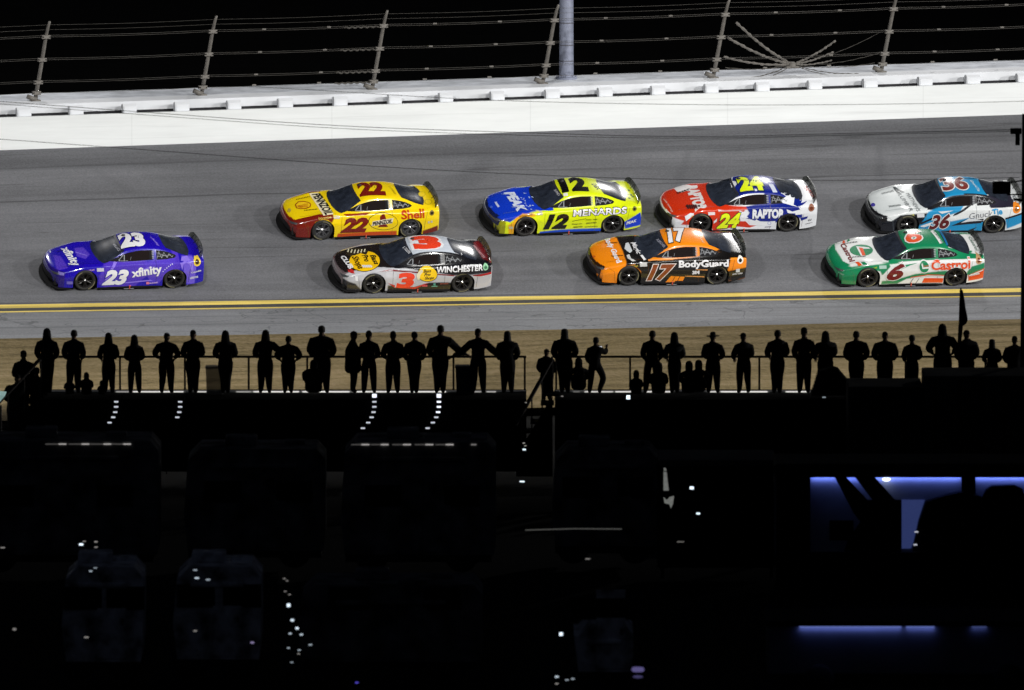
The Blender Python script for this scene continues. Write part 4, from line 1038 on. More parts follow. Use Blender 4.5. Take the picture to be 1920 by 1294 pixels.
# ---- white and turquoise car 36
T36, N36 = (28, 142, 196), (24, 26, 34)
K = 5.647 / 6
def q36(pts): return [(a * K, b * K) for a, b in pts]
c = Car((612 * K, 690 * K), (1578 * K, 678 * K))
common(c, (222, 226, 228), nose=(26, 26, 30), hood=(214, 220, 222), pillar=N36, roof=T36)
c.reg('side', q36([(100, 560), (250, 640), (440, 640), (540, 580), (720, 560), (900, 550), (900, 600), (730, 700), (700, 640), (600, 600), (520, 680), (500, 900), (80, 800)]), N36)
c.reg('side', q36([(850, 540), (980, 510), (1270, 480), (1300, 540), (1460, 640), (1440, 760), (740, 780), (730, 700)]), T36)
c.reg('side', q36([(1270, 480), (1400, 470), (1700, 400), (1900, 400), (1900, 540), (1700, 600), (1560, 600), (1470, 640), (1300, 600), (1100, 640), (1000, 600), (1200, 540)]), (222, 226, 228))
c.reg('side', q36([(1700, 600), (1900, 555), (1900, 660), (1720, 720)]), T36)
c.reg('side', q36([(1330, 330), (1500, 330), (1760, 390), (1700, 430), (1450, 470), (1250, 490), (1200, 480)]), N36)
c.reg('side', q36([(1720, 380), (1900, 400), (1900, 480), (1700, 480), (1690, 430)]), (222, 226, 228))
c.fill((uj <= CUM[1] + 3) & (SV[:, 0] > 1.25) & (SV[:, 0] < 2.05), (40, 38, 52))
for p in ([(1140, 560), (1330, 480), (1360, 480), (1180, 565), (1120, 585)], [(740, 655), (980, 560), (960, 585), (760, 670)], [(1100, 690), (1300, 600), (1200, 655), (1440, 640), (1430, 655), (1180, 680)], [(1190, 770), (1390, 700), (1330, 745), (1400, 730), (1400, 760)], [(1180, 655), (1480, 600), (1470, 640), (1300, 650)], [(1700, 595), (1900, 545), (1900, 565), (1705, 612)]): c.shape('side', q36(p), N36, 1)
for p in ([(740, 690), (900, 640), (860, 680), (800, 700)], [(960, 540), (1130, 530), (1000, 560)], [(1210, 655), (1300, 605), (1460, 625), (1300, 640)]): c.shape('side', q36(p), (224, 228, 232), 2)
seams(c, (100, 110, 120))
def t36(m_, t, p0, p1, *a, **k): c.text(m_, t, (p0[0] * K, p0[1] * K), (p1[0] * K, p1[1] * K), *a, **k)
t36('side', '36', (850, 725), (1085, 712), .47, (92, 24, 26), .04, .3, 3, (W6, .035))
t36('top', '36', (1010, 300), (1298, 280), .80, (120, 40, 32), .04, 0, 3, (W6, .04))
t36('top', 'GnuckTie', (1300, 180), (1390, 300), .10, (200, 225, 235), .02, .2, 2)
t36('side', 'Gnuck', (1305, 615), (1560, 575), .20, (110, 112, 120), -.005, .15, 3); t36('side', 'Tie', (1560, 575), (1672, 556), .20, (40, 150, 205), .03, 0, 3)
t36('top', 'MATTHEWS', (590, 330), (712, 525), .13, (70, 78, 82), .0, 0, 2); t36('top', 'LUMBER', (505, 340), (635, 530), .13, (70, 78, 82), .0, 0, 2)
for p in ([(445, 255), (475, 255), (580, 312), (552, 318)], [(450, 262), (468, 268), (545, 330), (500, 325)]): c.shape('top', q36(p), (60, 68, 72), 2)
louvers(c, ((330 * K, 330 * K), (450 * K, 300 * K)), ((410 * K, 470 * K), (530 * K, 455 * K)), (90, 98, 100), 9, .05)
c.shape('top', q36(ell(230, 452, 24, 20, 20)), (70, 60, 160), 2)
t36('side', 'GOODYEAR', (562, 608), (690, 580), .07, (210, 205, 120), .03, .2, 3); stickers(c, [(722 * K, 560 * K, 76, 32)], (205, 205, 210))
ring(c, (1833 * K, 510 * K), .13, (236, 138, 40), (150, 90, 30))
stickers(c, [(1150 * K, 343 * K, 130, 11)], (150, 175, 205)); stickers(c, [(1335 * K, 340 * K, 40, 26)], (130, 160, 185)); t36('top', 'TC', (1760, 330), (1790, 385), .12, (90, 95, 105), .02, .2, 3)
build_car(c, (1701.7, 424.2), (1862.5, 422.2), 'white, black and turquoise stock car with number 36 at the right edge')

# ================================================================== the spectators' deck
M_DECK = mat('dark_deck_frame', (.004, .004, .0045), .9, spec=.05)
M_RAIL = mat('dark_rail_paint', (.020, .014, .012), .7)
M_NOSING = mat('pale_deck_edge', (.62, .62, .64), .5)
M_GLINT = mat('glint_glow', (.5, .5, .52), .4, emit=(.85, .88, 1.0), estr=.55)  # rungs and reflectors glow by emission, nothing is reflected
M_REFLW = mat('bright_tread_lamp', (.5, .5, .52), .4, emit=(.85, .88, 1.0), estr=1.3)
DY = 350.0
DZ = at(960, 738, DY).z
def dx(px, Y=DY): return at(px, 700, Y).x
def deck(px0, px1, label, gates, strips):
    x0, x1 = dx(px0), dx(px1); L = empty('viewing_deck', ((x0 + x1) / 2, DY, 0), 0, label, 'deck')
    w_ = x1 - x0
    s = MB(); s.box((0, -.35, DZ - .09), (w_, 2.1, .12), bev=.01); s.build('deck_floor', M_DECK, L)
    s = MB(); s.box((0, .78, DZ - .018), (w_ - .05, .30, .035)); s.build('deck_edge', M_NOSING, L)
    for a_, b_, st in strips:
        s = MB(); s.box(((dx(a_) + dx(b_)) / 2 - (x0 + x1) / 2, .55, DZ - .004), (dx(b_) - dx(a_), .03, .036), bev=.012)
        s.build('floor_glow_strip', mat('floor_glow_strip_%d' % int(st * 100), (.5, .5, .5), .5, emit=(1.0, .96, .92), estr=st * .85), L)  # glow added in place of floodlight caught by the deck floor
    s = MB()
    n = max(2, int(w_ / 2.2))
    for i in range(n + 1):
        for y in (-1.3, .6): s.box((-w_ / 2 + .08 + (w_ - .16) * i / n, y, (DZ - .15) / 2), (.09, .09, DZ - .15))
    s.box((0, -1.36, DZ * .5), (w_, .03, DZ - .2)); s.build('deck_frame', M_DECK, L)
    zt = at(960, 669, DY + .95).z
    s = MB(); s.tube([(-w_ / 2, .95, zt), (w_ / 2, .95, zt)], .032, 8); s.build('top_rail', M_RAIL, L)
    zb = at(960, 733, DY + .95).z
    s = MB(); s.box((0, .95, zb), (w_, .04, .075)); s.build('bottom_rail', M_RAIL, L)
    for g in gates:
        s = MB(); s.box((dx(g) - (x0 + x1) / 2, .95, (DZ - .1 + zt) / 2), (.055, .055, zt - DZ + .1)); s.build('rail_post', M_RAIL, L)
    return L
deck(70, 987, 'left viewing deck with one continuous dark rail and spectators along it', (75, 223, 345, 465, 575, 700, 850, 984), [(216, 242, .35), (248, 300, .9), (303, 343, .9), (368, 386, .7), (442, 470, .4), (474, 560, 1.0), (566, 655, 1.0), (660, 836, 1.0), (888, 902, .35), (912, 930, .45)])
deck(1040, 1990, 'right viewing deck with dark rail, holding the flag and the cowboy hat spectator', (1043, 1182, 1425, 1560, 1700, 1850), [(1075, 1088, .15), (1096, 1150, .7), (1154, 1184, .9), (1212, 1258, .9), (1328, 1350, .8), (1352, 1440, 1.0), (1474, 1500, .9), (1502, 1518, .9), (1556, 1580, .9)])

# ladders up the deck's near side
for px, n, br, lab in ((218, 5, 0, 'ladder of pale rungs below the third spectator from the left'), (338, 4, 0, 'ladder of pale rungs below the spectator in long shorts'),
                       (702, 6, 1, 'ladder of faint lilac rungs left of the brightest ladder'), (823, 6, 2, 'brightest ladder with white rungs under the tall spectator')):
    b = at(px, 742, DY - 1.45); L = empty('deck_ladder', (b.x, b.y, 0), 0, lab, 'ladder', 'ladders up to the viewing deck')
    P_ = [(0, 0, b.z), (0, -.05, b.z - .16), (0, -.12, b.z - .29), (-.02, -.25, b.z - .42), (-.07, -.45, b.z - .54), (-.16, -.7, b.z - .66), (-.30, -1.0, b.z - .78), (-.5, -1.5, .2)]
    for sx_ in (-.16, .16):
        s = MB(); s.tube([Vector(p) + Vector((sx_, 0, 0)) for p in P_], .018, 6); s.build('ladder_rail', M_DECK, L)
    for k in range(n + 1):
        if k == 0 and br == 0: continue
        p = Vector(P_[k]); s = MB(); s.box(p + Vector((0, -.02, 0)), (.115 if (k or not br) else .12, .06, .10 if k == 0 else .045), bev=.01)
        s.build('ladder_rung', M_REFLW if (br == 2 and k < 4) or (br and k == 0) else M_GLINT, L)

# ------------------------------------------------------------------ people
CLOTH = {k: mat(k, c, .9, spec=.1, noise=(9, .25)) for k, c in (('black_jacket', (.010, .010, .011)), ('navy_jacket', (.010, .013, .024)), ('dark_trousers', (.009, .009, .012)), ('brown_coat', (.016, .011, .009)),
        ('olive_jacket', (.014, .016, .009)), ('maroon_coat', (.020, .009, .012)), ('grey_coat', (.024, .026, .028)))}
M_SKIN = mat('bare_skin', (.22, .14, .10), .7, spec=.2)  # one even skin tone
M_HAIR = mat('dark_hair', (.010, .008, .007), .8)
def skin_obj(name, V, E, R, mats, parent, roots=(0,), sub=1):
    me = bpy.data.meshes.new(name); me.from_pydata([tuple(v) for v in V], E, [])
    for m in mats: me.materials.append(m)
    o = link(name, me, parent); o.modifiers.new('skin', 'SKIN'); lay = me.skin_vertices[0].data if me.skin_vertices else None
    if lay is None:
        bm = bmesh.new(); bm.from_mesh(me); bm.verts.layers.skin.verify(); bm.to_mesh(me); bm.free(); lay = me.skin_vertices[0].data
    for i, r in enumerate(R): lay[i].radius = r if isinstance(r, tuple) else (r, r); lay[i].use_root = i in roots
    o.modifiers['skin'].use_smooth_shade = True
    sb = o.modifiers.new('sub', 'SUBSURF'); sb.levels = sub; sb.render_levels = sub
    return o
def head_mesh(c, M, hat):
    s = MB(); vs, fs = [], []; n, m = 14, 11
    for i in range(m):
        t = math.pi * i / (m - 1)
        for k in range(n):
            a = math.tau * k / n; z = math.cos(t); r = math.sin(t); yy = r * math.sin(a); xx = r * math.cos(a)
            w_ = .084 * (1 - .18 * max(0, -z)); d = .104 * (1 - .10 * max(0, -z))
            y = yy * d
            if yy > .8 and -.35 < z < .05: y += .016 * (1 - abs(z + .15) / .2)   # nose
            if yy > .5 and z < -.55: y += .012                                  # chin
            vs.append(Vector((xx * w_, y, z * .118)))
    for i in range(m - 1):
        for k in range(n): fs.append((i * n + k, (i + 1) * n + k, (i + 1) * n + (k + 1) % n, i * n + (k + 1) % n))
    s.add(vs, fs)
    for sx_ in (-1, 1):
        s.lathe([(.001, .012), (.022, .010), (.030, 0), (.02, -.01), (.001, -.012)], 8, Matrix.Translation((sx_ * .078, -.005, -.01)) @ Matrix.Rotation(rad(90), 4, 'Y') @ Matrix.Scale(.7, 4, (0, 1, 0)))
        s.lathe([(.001, .006), (.012, .004), (.013, -.004)], 8, Matrix.Translation((sx_ * .030, .088, .012)) @ Matrix.Rotation(rad(-90), 4, 'X'))
    s.tube([(-.022, .090, -.055), (0, .098, -.057), (.022, .090, -.055)], .005, 5)
    s.v = [tuple(M @ Vector(v) + c) for v in s.v]; return s
def hand(s, wrist, d, side):
    """palm with five separate bent fingers; d = direction of the forearm"""
    d = d.normalized(); up = Vector((0, 0, 1)); lat = d.cross(up).normalized() if abs(d.z) < .9 else Vector((1, 0, 0)); dn = lat.cross(d).normalized()
    s.tube([wrist - d * .02, wrist + d * .03, wrist + d * .075, wrist + d * .088], [.026, .034, .038, .030], 8)
    for k, L_ in enumerate((.066, .076, .070, .054)):
        b = wrist + d * .08 + lat * (.027 - .018 * k)
        s.tube([b, b + d * L_ * .5 - dn * .012, b + d * L_ * .72 - dn * .034, b + d * L_ * .70 - dn * .055], [.0095, .009, .008, .007], 6)
    b = wrist + d * .03 + lat * side * .030
    s.tube([b, b + d * .028 + lat * side * .022, b + d * .05 + lat * side * .020 - dn * .022], [.011, .010, .008], 6)

def person(px, head, label, foot=738, Y=DY, bulk=1.0, legs=.13, arms='rail', hat=None, coat=.0, turn=0, jacket='black_jacket', lean=0.0, group='spectators standing along the deck rail', kneel=False, bent=None):
    bulk *= random.uniform(1.14, 1.28) if bulk < 1.2 else 1.08; legs *= random.uniform(.8, 1.25)
    turn += random.uniform(-9, 9); lean += random.uniform(-.012, .012)
    base = at(px, foot, Y); H = at(px, head, Y).z - base.z; hatx = {'cap': .02, 'cowboy': .05, 'beanie': .025, 'hood': .02}.get(hat, 0)
    k = (H - hatx * 1.0) / 1.75; L = empty('person', base, rad(turn), label, 'person', group)
    v = lambda x, y, z: Vector((x * k + lean * z * k, y * k, z * k))
    hp = .92; V, E, R = [], [], []
    def add(p, r, par=None):
        V.append(p); R.append(r if isinstance(r, tuple) else (r, r))
        if par is not None: E.append((par, len(V) - 1))
        return len(V) - 1
    B = bulk * k
    pel = add(v(0, 0, hp), (.15 * B, .115 * B))
    w1 = add(v(0, 0, 1.06), (.15 * B, .115 * B), pel); ch = add(v(0, -.01, 1.28), (.155 * B, .115 * B), w1)
    up_ = add(v(0, -.01, 1.41), (.105 * B, .085 * B), ch); nk = add(v(0, 0, 1.50), .052 * k, up_); add(v(0, .01, 1.56), .05 * k, nk)
    feet = []
    for sg in (-1, 1):
        kx = legs * sg * 1.0; ky = .03
        if bent and bent == sg: kx, ky = sg * .27, .12
        h = add(v(sg * .085 * bulk, 0, .84), (.112) * B, pel); kn = add(v(kx * .85 if not (bent and bent == sg) else kx, ky, .48), .100 * B ** .6 * k ** .4, h)
        fx = legs * sg if not (bent and bent == sg) else sg * .16
        an = add(v(fx, -.01, .10), .078 * k, kn); add(v(fx * 1.1, .10, .04), .045 * k, an)
    def arm(sg, mode):
        sh = v(sg * .165 * bulk, -.01, 1.385)
        T = {'rail': ((.225, .08, 1.12), (.16, .36, .98)), 'pocket': ((.225, -.02, 1.12), (.19, .12, .92)), 'cross': ((.23, .08, 1.14), (.02, .22, 1.16)), 'down': ((.25, -.01, 1.12), (.27, .05, .86)),
             'out': ((.36, .10, 1.16), (.56, .24, 1.00)), 'far': ((.42, .10, 1.10), (.72, .22, .97)), 'phone': ((.24, .14, 1.22), (.12, .24, 1.50)), 'hip': ((.29, -.02, 1.15), (.22, .05, 1.00)), 'up': ((.26, .12, 1.26), (.30, .30, 1.42))}[mode]
        e, w_ = v(sg * (T[0][0] + (bulk - 1) * .22), T[0][1], T[0][2]), v(sg * T[1][0], T[1][1], T[1][2])
        a = add(sh, .066 * B, up_); b_ = add(e, .054 * B, a); c_ = add(w_, .034 * k, b_)
        return sh, e, w_
    am = arms if isinstance(arms, tuple) else (arms, arms)
    A = [arm(-1, am[0]), arm(1, am[1])]
    body = skin_obj('body', V, E, R, [CLOTH['dark_trousers']], L)
    s = head_mesh(v(0, .02, 1.635), Matrix.Scale(k, 3) if False else Matrix.Diagonal((k, k, k)), hat)
    s.tube([v(0, 0, 1.46), v(0, .01, 1.58)], [.078 * k, .064 * k], 10)
    s.build('head', M_SKIN, body, True)
    for i, (sh, e, w_) in enumerate(A):
        s = MB(); hand(s, w_, w_ - e, 1 if i == 0 else -1); s.build('hand', M_SKIN, body, True)
    # jacket
    V, E, R = [], [], []
    hem = .70 - coat * .33
    a0 = add(v(0, 0, hem), ((.205 + coat * .07) * B, .155 * B)); a1 = add(v(0, 0, 1.0), (.208 * B, .155 * B), a0); a2 = add(v(0, -.01, 1.2), (.21 * B, .15 * B), a1)
    a3 = add(v(0, -.01, 1.35), (.175 * B, .13 * B), a2); a4 = add(v(0, -.01, 1.45), (.115 * k, .095 * k), a3); add(v(0, 0, 1.53), (.085 * k, .085 * k), a4)
    for i, (sh, e, w_) in enumerate(A):
        b_ = add(sh + Vector((0, 0, -.03)), .092 * B, a3); c_ = add(e, .080 * B, b_); add(e.lerp(w_, .82), .056 * B, c_)
    skin_obj('jacket', V, E, R, [CLOTH[jacket]], L)
    # hats and hair
    s = MB(); hc = v(0, .02, 1.66)
    T_ = Matrix.Translation(hc)
    def lt(prof, sx_=1.0, sy=1.18, dz=0): return s.lathe([(r * k, z * k) for r, z in prof], 18, T_ @ Matrix.Diagonal((sx_, sy, 1, 1)) @ Matrix.Translation((0, 0, dz)), cap=False)
    if hat == 'cap':
        lt([(.084, 0), (.086, .04), (.07, .085), (.03, .11), (.001, .115)])
        s.box(hc + Vector((0, .14 * k, .015 * k)), (.13 * k, .10 * k, .012), bev=.004)
    elif hat == 'beanie': lt([(.088, -.03), (.092, .03), (.082, .085), (.05, .125), (.001, .14)])
    elif hat == 'cowboy':
        lt([(.20, .02), (.19, .01), (.10, .005), (.088, .02), (.082, .10), (.06, .135), (.03, .125), (.001, .12)], 1.0, 1.25)
    elif hat == 'hood':
        lt([(.135, -.20), (.122, -.13), (.108, -.02), (.098, .06), (.065, .115), (.001, .14)], 1.0, 1.1)
    elif hat == 'long_hair':
        lt([(.12, -.34), (.125, -.25), (.105, -.12), (.098, 0), (.092, .06), (.055, .105), (.001, .115)], 1.0, 1.05)
    else: lt([(.090, -.06), (.095, .0), (.086, .06), (.055, .10), (.001, .112)], 1.0, 1.16)
    s.build('hair' if hat in (None, 'long_hair') else {'cap': 'cap', 'beanie': 'knit_hat', 'cowboy': 'cowboy_hat', 'hood': 'hood'}[hat], M_HAIR if hat in (None, 'long_hair') else CLOTH['black_jacket'], body, True)
    return L

PEOPLE = [
 (88, 617, 'spectator with narrow head and straight long coat, first on the left deck', dict(hat='hood', bulk=1.05, legs=.07, arms='pocket', coat=.35)),
 (138, 620, 'spectator in dark navy jacket with clear round head, second from the left', dict(jacket='navy_jacket', legs=.15, arms='pocket')),
 (204, 625, 'spectator with long thick neck above the left rail post, long jacket', dict(hat='hood', coat=.25, legs=.12, arms='rail')),
 (253, 629, 'shorter spectator in hood between two posts at the left, feet apart', dict(jacket='navy_jacket', hat='hood', coat=.2, legs=.13, arms='rail', bulk=.92)),
 (312, 624, 'broad spectator in peaked hat with elbows wide, left of the one in shorts', dict(hat='cap', bulk=1.12, legs=.12, arms='hip', turn=-15)),
 (362, 619, 'spectator in long loose shorts with bare thin calves', dict(hat='cap', coat=.55, legs=.09, arms='rail')),
 (423, 621, 'broad spectator standing over the grey bin at the left', dict(hat='hood', bulk=1.1, legs=.08, arms='rail', coat=.5)),
 (497, 620, 'spectator in hood reaching one arm toward the crossed arms neighbour', dict(hat='hood', legs=.10, arms=('rail', 'out'), bulk=1.05)),
 (540, 631, 'shorter spectator with both elbows raised and a jacket hanging at the hip', dict(arms=('hip', 'hip'), bulk=1.15, legs=.08, coat=.7, jacket='brown_coat')),
 (604, 612, 'very broad tall spectator left of the one in profile', dict(bulk=1.3, legs=.10, arms='pocket', coat=.3)),
 (662, 621, 'spectator turned sideways in a peaked cap with a raised pack', dict(hat='cap', turn=-80, legs=.03, arms='cross', coat=.5, jacket='brown_coat')),
 (692, 621, 'slim spectator with legs apart beside the sideways one', dict(hat='beanie', legs=.14, arms='rail')),
 (737, 622, 'spectator in brimmed hat, right of the sideways and slim pair', dict(hat='beanie', bulk=1.03, legs=.12, arms='rail', coat=.15)),
 (777, 623, 'spectator with feet together just left of the tallest one', dict(bulk=.98, legs=.05, arms='pocket', coat=.3)),
 (825, 611, 'tallest spectator, broad, reaching right along the rail above the dark bin', dict(bulk=1.22, legs=.09, arms=('pocket', 'far'), coat=.5)),
 (897, 616, 'spectator in flat cap with both arms spread along the rail', dict(hat='cap', legs=.13, arms=('far', 'far'))),
 (952, 622, 'spectator with long hair in a wide flaring coat, last on the left deck', dict(hat='long_hair', bulk=1.2, legs=.09, arms='pocket', coat=1.0)),
 (1025, 654, 'spectator in peaked cap on the stairs in the gap between decks', dict(hat='cap', foot=752, Y=DY - .6, bulk=1.15, legs=.09, arms='pocket', turn=-35, group='spectators on the stairs', coat=.3)),
 (1059, 618, 'tall spectator with bushy hair at the left end of the right deck', dict(hat='long_hair', bulk=1.08, legs=.08, arms=('pocket', 'rail'), coat=.3)),
 (1114, 633, 'leaning spectator holding a lit phone up with one knee bent', dict(arms=('pocket', 'up'), lean=.03, legs=.12, bent=1, bulk=.95)),
 (1222, 621, 'spectator with feet wide apart beside the grey jacket one', dict(legs=.15, arms='pocket', bulk=1.02)),
 (1265, 624, 'slim spectator in a greyer jacket standing behind low seated shapes', dict(jacket='grey_coat', hat='hood', bulk=.95, legs=.07, arms='rail', coat=.4)),
 (1337, 622, 'spectator in a wide cowboy hat', dict(hat='cowboy', bulk=1.1, legs=.12, arms='rail')),
 (1395, 624, 'spectator in tilted flat cap with a bag at the right hip', dict(hat='cap', turn=25, bulk=1.05, legs=.13, arms=('rail', 'rail'), coat=.3)),
 (1457, 620, 'spectator with narrow head and a long olive coat with bulging side', dict(jacket='olive_jacket', bulk=1.0, legs=.08, arms='rail', coat=.7)),
 (1507, 615, 'spectator with straight thin legs apart, just left of the tent', dict(legs=.11, arms='pocket', bulk=1.0, hat='beanie')),
 (1547, 622, 'spectator standing behind the small dark tent', dict(legs=.10, arms='rail', bulk=1.15, hat='hood', turn=20)),
 (1606, 622, 'broad spectator with sloping shoulders right of the tent', dict(bulk=1.12, legs=.10, arms='pocket', coat=.4)),
 (1659, 622, 'broad spectator in flat hat, second right of the tent', dict(hat='cap', bulk=1.18, legs=.10, arms='pocket', coat=.5)),
 (1711, 629, 'shorter spectator with clear round head left of the flag group', dict(bulk=1.0, legs=.10, arms=('pocket', 'rail'), coat=.3)),
 (1768, 609, 'large spectator in pointed hood left of the drooping flag', dict(hat='hood', bulk=1.3, legs=.12, arms='hip', coat=.6)),
 (1812, 619, 'broad spectator under the drooping flag', dict(hat='cap', bulk=1.25, legs=.10, arms='pocket', coat=.6, turn=20)),
 (1861, 637, 'short spectator with loose long hair near the right edge', dict(hat='long_hair', bulk=1.0, legs=.10, arms='rail', coat=.5)),
 (1901, 631, 'broad spectator beside the black utility pole', dict(hat='beanie', bulk=1.25, legs=.10, arms='pocket', coat=.5)),
 (45, 657, 'spectator halfway up the far left stairs', dict(foot=778, Y=DY - .5, hat='cap', group='spectators on the stairs', legs=.06, arms='rail', coat=.5)),
 (22, 702, 'bent spectator low on the far left stairs in front of the pale canopy', dict(foot=820, Y=DY - 1.4, hat='cap', group='spectators on the stairs', legs=.06, arms='rail', bulk=1.15, lean=.1)),
 (70, 690, 'spectator climbing the left stairs behind the sloping handrail', dict(foot=805, Y=DY - .9, group='spectators on the stairs', legs=.06, arms='rail', bulk=1.1, coat=.4)),
]
random.seed(3)
for px, hd, lab, kw in PEOPLE: person(px, hd, lab, **kw)
# people sitting low in front of the standing row
SEAT = [(588, 676, 'low silhouette pressed against the left side of the very broad tall spectator', 1.5), (130, 705, 'seated low silhouette in front of the second spectator from the left', .9), (162, 699, 'seated silhouette with a pointed hood low by the left rail', 1.15), (190, 714, 'smallest seated silhouette by the left ladder', .8),
        (1085, 672, 'seated silhouette with narrow head left of the phone holder', 1.25), (1193, 695, 'lone seated silhouette beside a rail post in the wide gap', .95), (1292, 678, 'seated silhouette left of the cowboy hat spectator', 1.2), (1310, 676, 'second seated silhouette close to the cowboy hat spectator', 1.2), (1235, 680, 'seated silhouette between the wide legs and grey jacket spectators', 1.1)]
def sitter(px, head, label, bulk):
    Y = DY - .9; base = at(px, 742, Y); H = at(px, head, Y).z - base.z; L = empty('person', base, 0, label, 'person', 'spectators sitting low on the deck')
    k = H / .88 if H < .88 else 1.0; z0 = H - .88 * k
    v = lambda x, y, z: Vector((x * k, y * k, z * k + z0)); V, E, R = [], [], []
    def add(p, r, par=None):
        V.append(p); R.append(r if isinstance(r, tuple) else (r, r))
        if par is not None: E.append((par, len(V) - 1))
        return len(V) - 1
    B = bulk * k
    pel = add(v(0, 0, .12), (.24 * B, .18 * B)); a = add(v(0, .02, .30), (.21 * B, .15 * B), pel); b_ = add(v(0, .04, .46), (.17 * B, .12 * B), a); c_ = add(v(0, .05, .55), (.11 * B, .09 * B), b_); add(v(0, .07, .67), .05 * k, c_)
    for sg in (-1, 1):
        h = add(v(sg * .10, .10, .12), .10 * B, pel); kn = add(v(sg * .16, .42, .34), .06 * k, h); an = add(v(sg * .14, .62, .03), .042 * k, kn); add(v(sg * .15, .76, 0.0), .035 * k, an)
        s1 = add(v(sg * .18 * bulk, .04, .52), .065 * B, c_); e = add(v(sg * .21, .16, .32), .075 * k, s1); add(v(sg * .12, .38, .36), .035 * k, e)
    body = skin_obj('body', V, E, R, [CLOTH['black_jacket']], L)
    head_mesh(v(0, .09, .76), Matrix.Diagonal((k, k, k)), None).build('head', M_SKIN, body, True)
    for sg in (-1, 1):
        s = MB(); hand(s, v(sg * .12, .38, .36), Vector((-sg * .5, .8, 0)), sg); s.build('hand', M_SKIN, body, True)
    s = MB(); s.lathe([(.10 * k, -.15 * k), (.105 * k, -.02 * k), (.09 * k, .06 * k), (.05 * k, .105 * k), (.001, .118 * k)], 16, Matrix.Translation(v(0, .085, .78))); s.build('hood', CLOTH['black_jacket'], body, True)
for a in SEAT: sitter(*a)

# phone in the raised hand
p = at(1124, 651, DY + .05); s = MB(); s.box((0, 0, 0), (.155, .012, .075), bev=.004); ph = s.build('phone', mat('phone_body', (.02, .02, .02), .4)); ph.location = p
props(ph, 'small lit phone held sideways in front of the leaning spectator', 'phone')
s = MB(); s.box((0, -.008, .012), (.135, .004, .022)); s.build('phone_screen', mat('phone_screen', (.1, .1, .1), .4, emit=(.9, .93, 1), estr=1.0), ph)

# bins, tent, stairs, flag on the deck
def bin_(px, wpx, top, label, m):
    b = at(px, 738, DY + .3); w_ = wpx / 69.5; h = at(px, top, DY + .3).z - b.z; L = empty('bin', b, 0, label, 'bin')
    s = MB(); s.extrude([(-w_ * .44, 0), (w_ * .44, 0), (w_ * .5, h * .93), (-w_ * .5, h * .93)], lambda a, c_, d: Vector((a, d, c_)), -.25, .25); s.build('bin_body', m, L)
    s = MB(); s.box((0, 0, h * .96), (w_ * 1.06, .56, h * .07), bev=.01); s.build('bin_lid', m, L)
bin_(403, 34, 686, 'grey bin standing beside the broad spectator on the left deck', mat('grey_bin', (.22, .22, .22), .8, alpha=.72))
bin_(872, 36, 685, 'dark navy bin under the outstretched arms right of the tallest spectator', mat('navy_bin', (.010, .013, .02), .8))
b = at(1560, 740, DY - 1.0); L = empty('tent', b, 0, 'small dark wedge tent on the right deck', 'tent')
s = MB(); zt = at(1545, 690, DY - 1).z - b.z
s.extrude([(-.55, 0), (.72, 0), (.15, zt * .95), (-.05, zt), (-.35, zt * .9)], lambda a, c_, d: Vector((a, d, c_)), -.3, .5); s.build('tent_fly', CLOTH['olive_jacket'], L)
s = MB()
for y in (-.31, .51): s.tube([(-.56, y, 0), (-.36, y, zt * .91), (-.05, y, zt * 1.01), (.15, y, zt * .96), (.73, y, 0)], .012, 6); 
s.build('tent_pole', M_RAIL, L)
# far left stairs
def stairs(px0, py0, px1, py1, w_, label, Y):
    a, b_ = at(px0, py0, Y), at(px1, py1, Y - 1.2); L = empty('stairs', ((a.x + b_.x) / 2, (a.y + b_.y) / 2, 0), 0, label, 'stairs'); O = Vector(((a.x + b_.x) / 2, (a.y + b_.y) / 2, 0))
    n = 8
    for k in range(n):
        q = a.lerp(b_, k / (n - 1)) - O; s = MB(); s.box(q, (.36, w_, .05)); s.build('stair_tread', M_DECK, L)
    for y in (-w_ / 2, w_ / 2):
        s = MB(); s.tube([a - O + Vector((0, y, .95)), b_ - O + Vector((0, y, .95))], .03, 8)
        for k in range(0, n, 2): q = a.lerp(b_, k / (n - 1)) - O + Vector((0, y, 0)); s.tube([q, q + Vector((0, 0, .95))], .022, 6)
        s.build('handrail', M_RAIL, L)
    s = MB(); s.extrude([((a - O).x, (a - O).z), ((b_ - O).x, (b_ - O).z), ((b_ - O).x, 0), ((a - O).x, 0)], lambda p_, q_, d: Vector((p_, d, q_)), -.2, .2); s.build('stair_side', M_DECK, L)
stairs(78, 736, -30, 850, 1.1, 'dark stairs with sloping handrails at the far left end of the deck', DY - .8)
stairs(1036, 738, 968, 860, 1.0, 'dark stairs in the gap between the two decks', DY - .9)
# flag
b = at(1801, 742, DY + .2); t = at(1801, 540, DY + .2); L = empty('flag', b, 0, 'dark flag hanging limp from a thin pole above the spectators', 'flag')
s = MB(); s.tube([(-.06, 0, 0), (0.0, 0, t.z - b.z)], .022, 8); s.build('flag_pole', M_RAIL, L)
s = MB(); vs, fs = [], []; hz = t.z - b.z
OUT = [(0, .03), (.12, .06), (.3, .10), (.5, .13), (.7, .17), (.82, .185), (.90, .15), (.97, .06), (1.2, .05), (1.45, .04)]
for dz, wd in OUT:
    for k in range(7): f = k / 6; vs.append((-.03 + (wd + .05) * f - dz * .03, .03 * math.sin(k * 2.2 + dz * 4), hz - .06 - dz))
for i in range(len(OUT) - 1):
    for k in range(6): fs.append((i * 7 + k, i * 7 + k + 1, i * 7 + 8 + k, i * 7 + 7 + k))
s.add(vs, fs); o = s.build('flag_cloth', mat('dark_flag_cloth', (.016, .009, .013), .9), L, True); sm = o.modifiers.new('s', 'SOLIDIFY'); sm.thickness = .012

